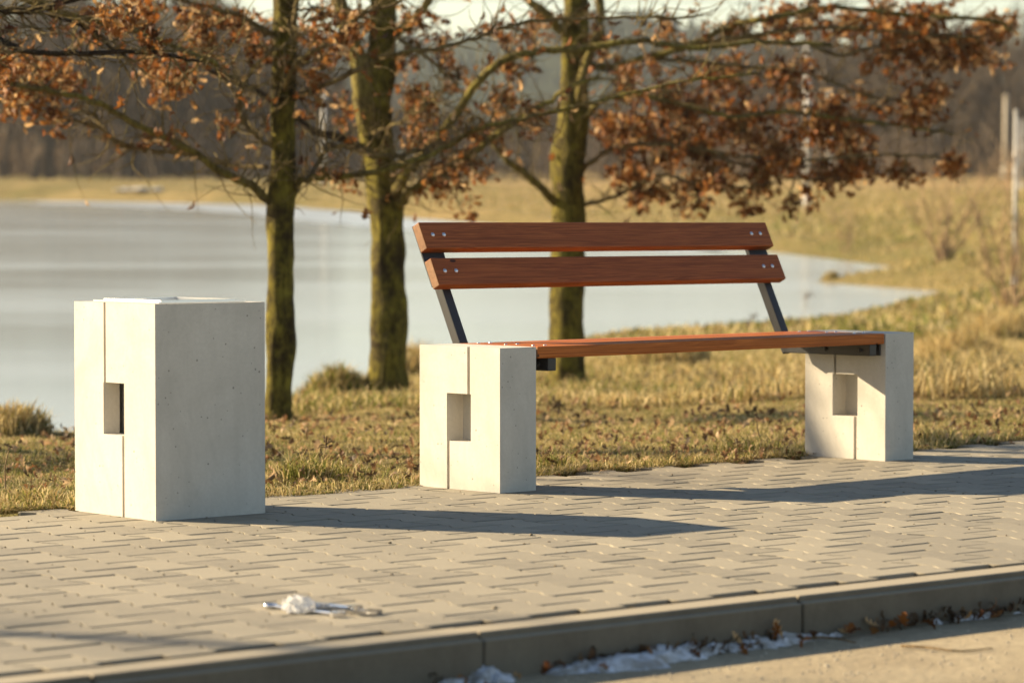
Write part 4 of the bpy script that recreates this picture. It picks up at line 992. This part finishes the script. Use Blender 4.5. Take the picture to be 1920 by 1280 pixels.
snow('long ridge of dirty snow below the middle of the kerb', [(1030, 1264, .015), (1090, 1254, .05), (1180, 1250, .055), (1260, 1232, .06), (1340, 1218, .05), (1420, 1210, .045), (1490, 1202, .03), (1560, 1194, .012)], hh=.026)
snow('strip of dirty snow below the kerb at the right edge', [(1655, 1172, .015), (1720, 1166, .05), (1800, 1158, .045), (1880, 1146, .05), (1960, 1134, .05), (2040, 1124, .02)], hh=.026)
snow('thin smear of old snow at the kerb foot between the two longer ridges', [(1500, 1196, .01), (1540, 1193, .03), (1580, 1190, .012)], hh=.014)
bm = bmesh.new()
for i in range(700):
    P = on_pave(random.uniform(700, 1980), random.uniform(1120, 1300), -.099); lp = MPI @ P
    if lp.y > KF - .01: continue
    s_ = random.uniform(.001, .0036) * (1.7 if random.random() < .06 else 1); r = bmesh.ops.create_icosphere(bm, subdivisions=1, radius=s_, matrix=Matrix.Translation(lp) @ Matrix.Diagonal((1.2, 1, .7, 1)))
M['pebble'] = mat_sand('pebble', (0.30, 0.26, 0.20), (0.45, 0.40, 0.32), 50, .2)
bm2 = bmesh.new()
for i in range(420):
    lp = Vector((random.uniform(-4, 4.5), random.uniform(KB + .03, EDGE), random.uniform(.0005, .002)))
    bmesh.ops.create_icosphere(bm2, subdivisions=1, radius=random.uniform(.0012, .0034) * (2.0 if random.random() < .05 else 1), matrix=Matrix.Translation(lp) @ Matrix.Rotation(random.uniform(0, 3), 4, 'Z') @ Matrix.Diagonal((1.6, .8, .6, 1)))
M['crumb'] = mat_sand('earth_crumb', (0.07, 0.05, 0.03), (0.22, 0.17, 0.10), 90, .2)
o = link('grit', bm_mesh(bm2, 'grit', M['crumb'], True)); o.matrix_world = MP; tag(o, 'tiny crumbs of earth and grit strewn on the pavement', kind='stuff')
o = link('gravel', bm_mesh(bm, 'gravel', M['pebble'], True)); o.matrix_world = MP; tag(o, 'loose grit scattered over the sandy road', kind='stuff')

# ------------------------------------------------------------------ far side
# snow flecks on the far bank
def far_snow(label, px, py, w):
    X, Y, Z = gpoint(px, py); bm = bmesh.new(); bmesh.ops.create_icosphere(bm, subdivisions=3, radius=1)
    for v in bm.verts: v.co = Vector((v.co.x * w, v.co.y * .9, max(v.co.z, -.1) * .09)) * (1 + .9 * mnoise.noise(v.co * 2.1 + Vector((px, 0, 0))))
    o = link('snow_patch', bm_mesh(bm, 'snow_patch', M['snow'], True)); o.location = (X, Y, Z); tag(o, label, 'snow', 'snow on the far bank')
far_snow('larger snow fleck on the far bank, left of the first trunk', 238, 357, .5); far_snow('middle snow fleck on the far bank', 262, 356, .45); far_snow('snow fleck on the far bank nearest the first trunk', 294, 357, .3)

def post(name, label, px, y0_, y1_, d, wpx, mat):
    P0 = pix(px, y0_, d); P0.z = float(ground_z(P0.x, P0.y)) - .05; P1 = pix(px, y1_, d); h = P1.z - P0.z; r = wpx * d / FPX / 2
    root = empty(name, Matrix.Translation(P0)); tag(root, label, 'post', 'posts beyond the pond')
    T = Tubes(); T.tube([Vector((0, 0, 0)), Vector((0, 0, h * .5)), Vector((0, 0, h))], [r * 1.1, r, r * .9], 10); T.build('pole', mat, root)
    T = Tubes(); T.tube([Vector((0, 0, h)), Vector((0, 0, h + r)), Vector((0, 0, h + r * 1.5))], [r * 1.15, r * 1.15, r * .4], 10); T.build('cap', mat, root)
    T = Tubes(); T.tube([Vector((0, 0, 0)), Vector((0, 0, r * 5))], [r * 1.6, r * 1.6], 10); T.build('collar', mat, root)
M['pole'] = plain('pale_painted_pole', (0.42, 0.40, 0.36), .5); M['pole_wood'] = plain('weathered_post', (0.36, 0.31, 0.23), .9)
post('lamp_post', 'tall pale pole seen through the leaves right of the bench', 1513, 392, 95, 105, 11, M['pole'])
post('lamp_post', 'thinner pale pole just right of the tallest one', 1555, 352, 178, 190, 8, M['pole'])
post('lamp_post', 'short faint pole between the leaves and the right edge', 1755, 345, 232, 205, 7, M['pole_wood'])
post('lamp_post', 'grey brown pole near the right edge, standing far off', 1885, 352, 185, 190, 10, M['pole_wood'])
post('lamp_post', 'nearest pale post beside the bare shrub at the right edge', 1902, 566, 212, 40, 8, M['pole'])
post('lamp_post', 'short pale post cut by the right edge', 1915, 352, 228, 150, 6, M['pole'])
post('lamp_post', 'pale pole on the far bank between the two left trunks', 608, 356, 178, 165, 7, M['pole'])

M['shrub'] = plain('reddish_brown_twig', (0.27, 0.18, 0.095), .9)
def shrub(name, label, px, py, h, n, spread, seed):
    r = random.Random(seed); X, Y, Z = gpoint(px, py); root = empty(name, Matrix.Translation((X, Y, Z))); tag(root, label, 'shrub', 'bare shrubs by the pond')
    T = Tubes(); T2 = Tubes()
    for i in range(n):
        a = r.uniform(0, 6.28); d = Vector((math.cos(a) * spread * r.random(), math.sin(a) * spread * r.random(), 1)).normalized(); P = [Vector((r.gauss(0, .05), r.gauss(0, .05), -.02))]; ln = h * r.uniform(.5, 1.05)
        for k in range(5): d = (d + Vector((r.gauss(0, .12), r.gauss(0, .12), .04))).normalized(); P.append(P[-1] + d * ln / 5)
        sp = smooth_path(P, 3); T.tube(sp, [.013 * (1 - .75 * q / len(sp)) * h / 1.6 for q in range(len(sp))], 5, False)
        for s_ in range(8):
            q = r.choice(sp[4:]); e = q + (d + Vector((r.gauss(0, .6), r.gauss(0, .6), .3))).normalized() * ln * r.uniform(.12, .3); T2.tube(smooth_path([q, q.lerp(e, .5), e], 2), [.0065, .006, .0055, .0045, .003], 3, False)
    tag(T.build('stems', M['shrub'], root), kind='stuff'); tag(T2.build('twigs', M['shrub'], root), kind='stuff')
shrub('bare_shrub', 'leafless shrub at the right edge beside the nearest post', 1893, 585, 1.95, 13, .9, 1)
shrub('bare_shrub', 'leafless shrub on the slope left of the right edge shrub', 1770, 490, 2.4, 15, .9, 2)
shrub('bare_shrub', 'low leafless shrub at the far end of the pond', 1585, 475, 1.0, 9, .5, 4)

# bare woodland
def bare_tree(seed, h):
    r = random.Random(seed); T = Tubes()
    def grow(p, d, ln, rad, lev):
        P = [p]; 
        for k in range(3): d = (d + Vector((r.gauss(0, .13), r.gauss(0, .13), .05))).normalized(); P.append(P[-1] + d * ln / 3)
        if lev >= 2: P = [P[0], P[-1]]; T.tube(P, [rad, rad * .5], 3, False)
        else: T.tube(P, [rad, rad * .85, rad * .7, rad * .5], 5 if lev == 0 else 3, False)
        if lev >= 3: return
        for b in range((6, 5, 4)[lev]):
            q = P[0].lerp(P[-1], r.uniform(.35, 1)) if lev else P[1 + b % 3].lerp(P[min(3, 2 + b % 3)], r.random())
            a = r.uniform(0, 6.28); s_ = Vector((math.cos(a), math.sin(a), r.uniform(.2, .9))).normalized()
            grow(q, (d * .55 + s_ * .7).normalized(), ln * r.uniform(.4, .62), rad * .5, lev + 1)
    grow(Vector((0, 0, 0)), Vector((0, 0, 1)), h * .72, h * .021, 0)
    return np.array([tuple(v) for v in T.V], np.float32), np.array(T.L, np.int32), np.array(T.S, np.int32)
BT = [bare_tree(s, 9.0) for s in range(6)]
def wood(name, label, pts, mat):
    V = []; L = []; S = []; n = 0
    for (x, y, z, s) in pts:
        v, l, ss = random.choice(BT); a = random.uniform(0, 6.28); R = np.array([[math.cos(a), -math.sin(a), 0], [math.sin(a), math.cos(a), 0], [0, 0, 1]])
        V.append((v @ R.T) * s + np.array([x, y, z])); L.append(l + n); S.append(ss); n += len(v)
    o = link(name, np_mesh(name, np.concatenate(V), np.concatenate(L), np.concatenate(S), mat, False)); return tag(o, label, kind='stuff')
M['far_bark'] = plain('far_grey_brown_bark', (0.075, 0.052, 0.029), 1.0)
M['far_thicket'] = plain('brown_thicket', (0.20, 0.14, 0.085), 1.0)
def ridge_z(x, y, kind):
    if kind == 0:   # brown wooded rise close behind the pond, lower in the middle where the far hill shows
        side = sstep(-8, -30, x / np.maximum(y, 1) * 230) ; rs = sstep(6, 24, x / np.maximum(y, 1) * 230)
        return 0.8 + (1.2 + 9.5 * side + 7.0 * rs) * sstep(205, 330, y) + 0.4 * fbm(x, y, 30)
pts = []
for i in range(680):
    y_ = 196 + 130 * random.random() ** 1.4; x_ = y_ * random.uniform(-.21, .21); q = x_ / y_
    side = float(sstep(-.02, -.12, q)); rs = float(sstep(.03, .11, q)); sc_ = (.48 + .62 * side + .36 * rs) * random.uniform(.7, 1.15)
    pts.append((x_, y_, float(ridge_z(np.array(x_), np.array(y_), 0)) - .1, sc_))
wood('bare_woodland', 'grey brown leafless woodland beyond the pond', pts, M['far_bark'])
# undergrowth at the foot of the wood
pts = []
for i in range(260):
    y_ = 190 + 40 * random.random(); x_ = y_ * random.uniform(-.21, .21); pts.append((x_, y_, float(ground_z(np.array([x_]), np.array([y_]))[0]) - .1, random.uniform(.16, .34)))
wood('undergrowth', 'low brown thicket along the foot of the far woodland', pts, M['far_thicket'])

def hill(name, label, y0_, y1_, zf, mat, nx=160, ny=24):
    xs = np.linspace(-.45, .45, nx); ys = np.linspace(y0_, y1_, ny); XX, YY = np.meshgrid(xs, ys, indexing='ij'); X = XX * YY; Z = zf(X, YY)
    idx = np.arange(nx * ny).reshape(nx, ny); q = np.stack([idx[:-1, :-1], idx[1:, :-1], idx[1:, 1:], idx[:-1, 1:]], -1).reshape(-1, 4)
    o = link(name, np_mesh(name, np.stack([X, YY, Z], -1).reshape(-1, 3), q, np.full(len(q), 4), mat, True)); return tag(o, label, kind='structure')
def mat_hill(name, c0, c1, s):
    t = NT(name); geo = t.new('ShaderNodeNewGeometry'); m = t.new('ShaderNodeMapping'); m.inputs['Scale'].default_value = (1, 1, .45); t.l(geo.outputs['Position'], m.inputs[0])
    a = t.noise(m.outputs[0], s, 6, .7); t.base(t.mix(t.ramp(a, [(.35, 0.0), (.65, 1.0)]), c0, c1)); t.rough(1.0); t.bump(a, 1.0, 2.0); t.p.inputs['Specular IOR Level'].default_value = 0.0; return t.m
hill('wooded_hillside', 'brown wooded rise directly behind the far bank', 200, 420, lambda x, y: ridge_z(x, y, 0) - .5, mat_hill('hill_brown', (0.04, 0.028, 0.016), (0.09, 0.061, 0.034), .25))
def far_z(x, y):
    q = x / y; crest = 37.5 + 3.5 * np.sin(q * 21 + 1) + 2.5 * np.sin(q * 55) + 5 * sstep(-.05, -.14, q)
    return -2 + crest * sstep(560, 860, y)
hill('far_hill', 'dark blue grey wooded hill on the skyline', 520, 900, far_z, mat_hill('hill_conifer', (0.022, 0.03, 0.022), (0.05, 0.058, 0.038), .07))
# conifers on the skyline of the far hill
V = []; L = []; S = []; n = 0
for i in range(900):
    y_ = random.uniform(690, 880); x_ = y_ * random.uniform(-.22, .22); z_ = float(far_z(np.array(x_), np.array(y_))) - 1; h = random.uniform(3, 5.5); w = h * random.uniform(.28, .45)
    for k in range(3):
        zb_, zt, ww = z_ + h * (.12 + .26 * k), z_ + h * (.55 + .23 * k), w * (1 - .28 * k); b0 = n
        for j in range(6): a = j * 1.047 + k; V.append((x_ + ww * math.cos(a) * random.uniform(.75, 1.2), y_ + ww * math.sin(a), zb_))
        V.append((x_, y_, zt)); n += 7
        for j in range(6): L += [b0 + j, b0 + (j + 1) % 6, b0 + 6]; S.append(3)
M['conifer'] = plain('far_conifer', (0.03, 0.042, 0.026), 1.0)
o = link('conifer_wood', np_mesh('conifer_wood', V, L, S, M['conifer'])); tag(o, 'dark conifers along the far skyline', kind='stuff')

# overhead wires in the upper right, strung far behind the trees
for k, (ya, yb, dd) in enumerate(((2, 6, 150), (14, 26, 151), (27, 44, 152))):
    T = Tubes(); A0 = pix(-800, ya - 25, dd); B0 = pix(3400, yb - 40, dd)
    T.tube([A0.lerp(B0, i / 30) - Vector((0, 0, 1.9 * 4 * (i / 30) * (1 - i / 30))) + Vector((0, 0, 1.9)) for i in range(31)], [.022] * 31, 4)
    o = T.build('overhead_wire', M['steel_black']); tag(o, ('topmost', 'middle', 'lowest')[k] + ' of the three overhead wires in the upper right sky', 'wire', 'overhead wires')

# ------------------------------------------------------------------ haze
bm = bmesh.new(); bm_box(bm, (-900, -25, -6), (900, 960, 60))
hz = link('haze', bm_mesh(bm, 'haze', None)); tag(hz, 'thin winter haze over the pond and the far woods', kind='stuff')
hm = bpy.data.materials.new('thin_haze'); hm.use_nodes = True; nt = hm.node_tree; nt.nodes.remove(nt.nodes['Principled BSDF'])
pv = nt.nodes.new('ShaderNodeVolumePrincipled'); pv.inputs['Color'].default_value = (0.86, 0.92, 1.0, 1); pv.inputs['Density'].default_value = 0.00015; pv.inputs['Anisotropy'].default_value = 0.2
nt.links.new(pv.outputs[0], nt.nodes['Material Output'].inputs['Volume']); hz.data.materials.append(hm)
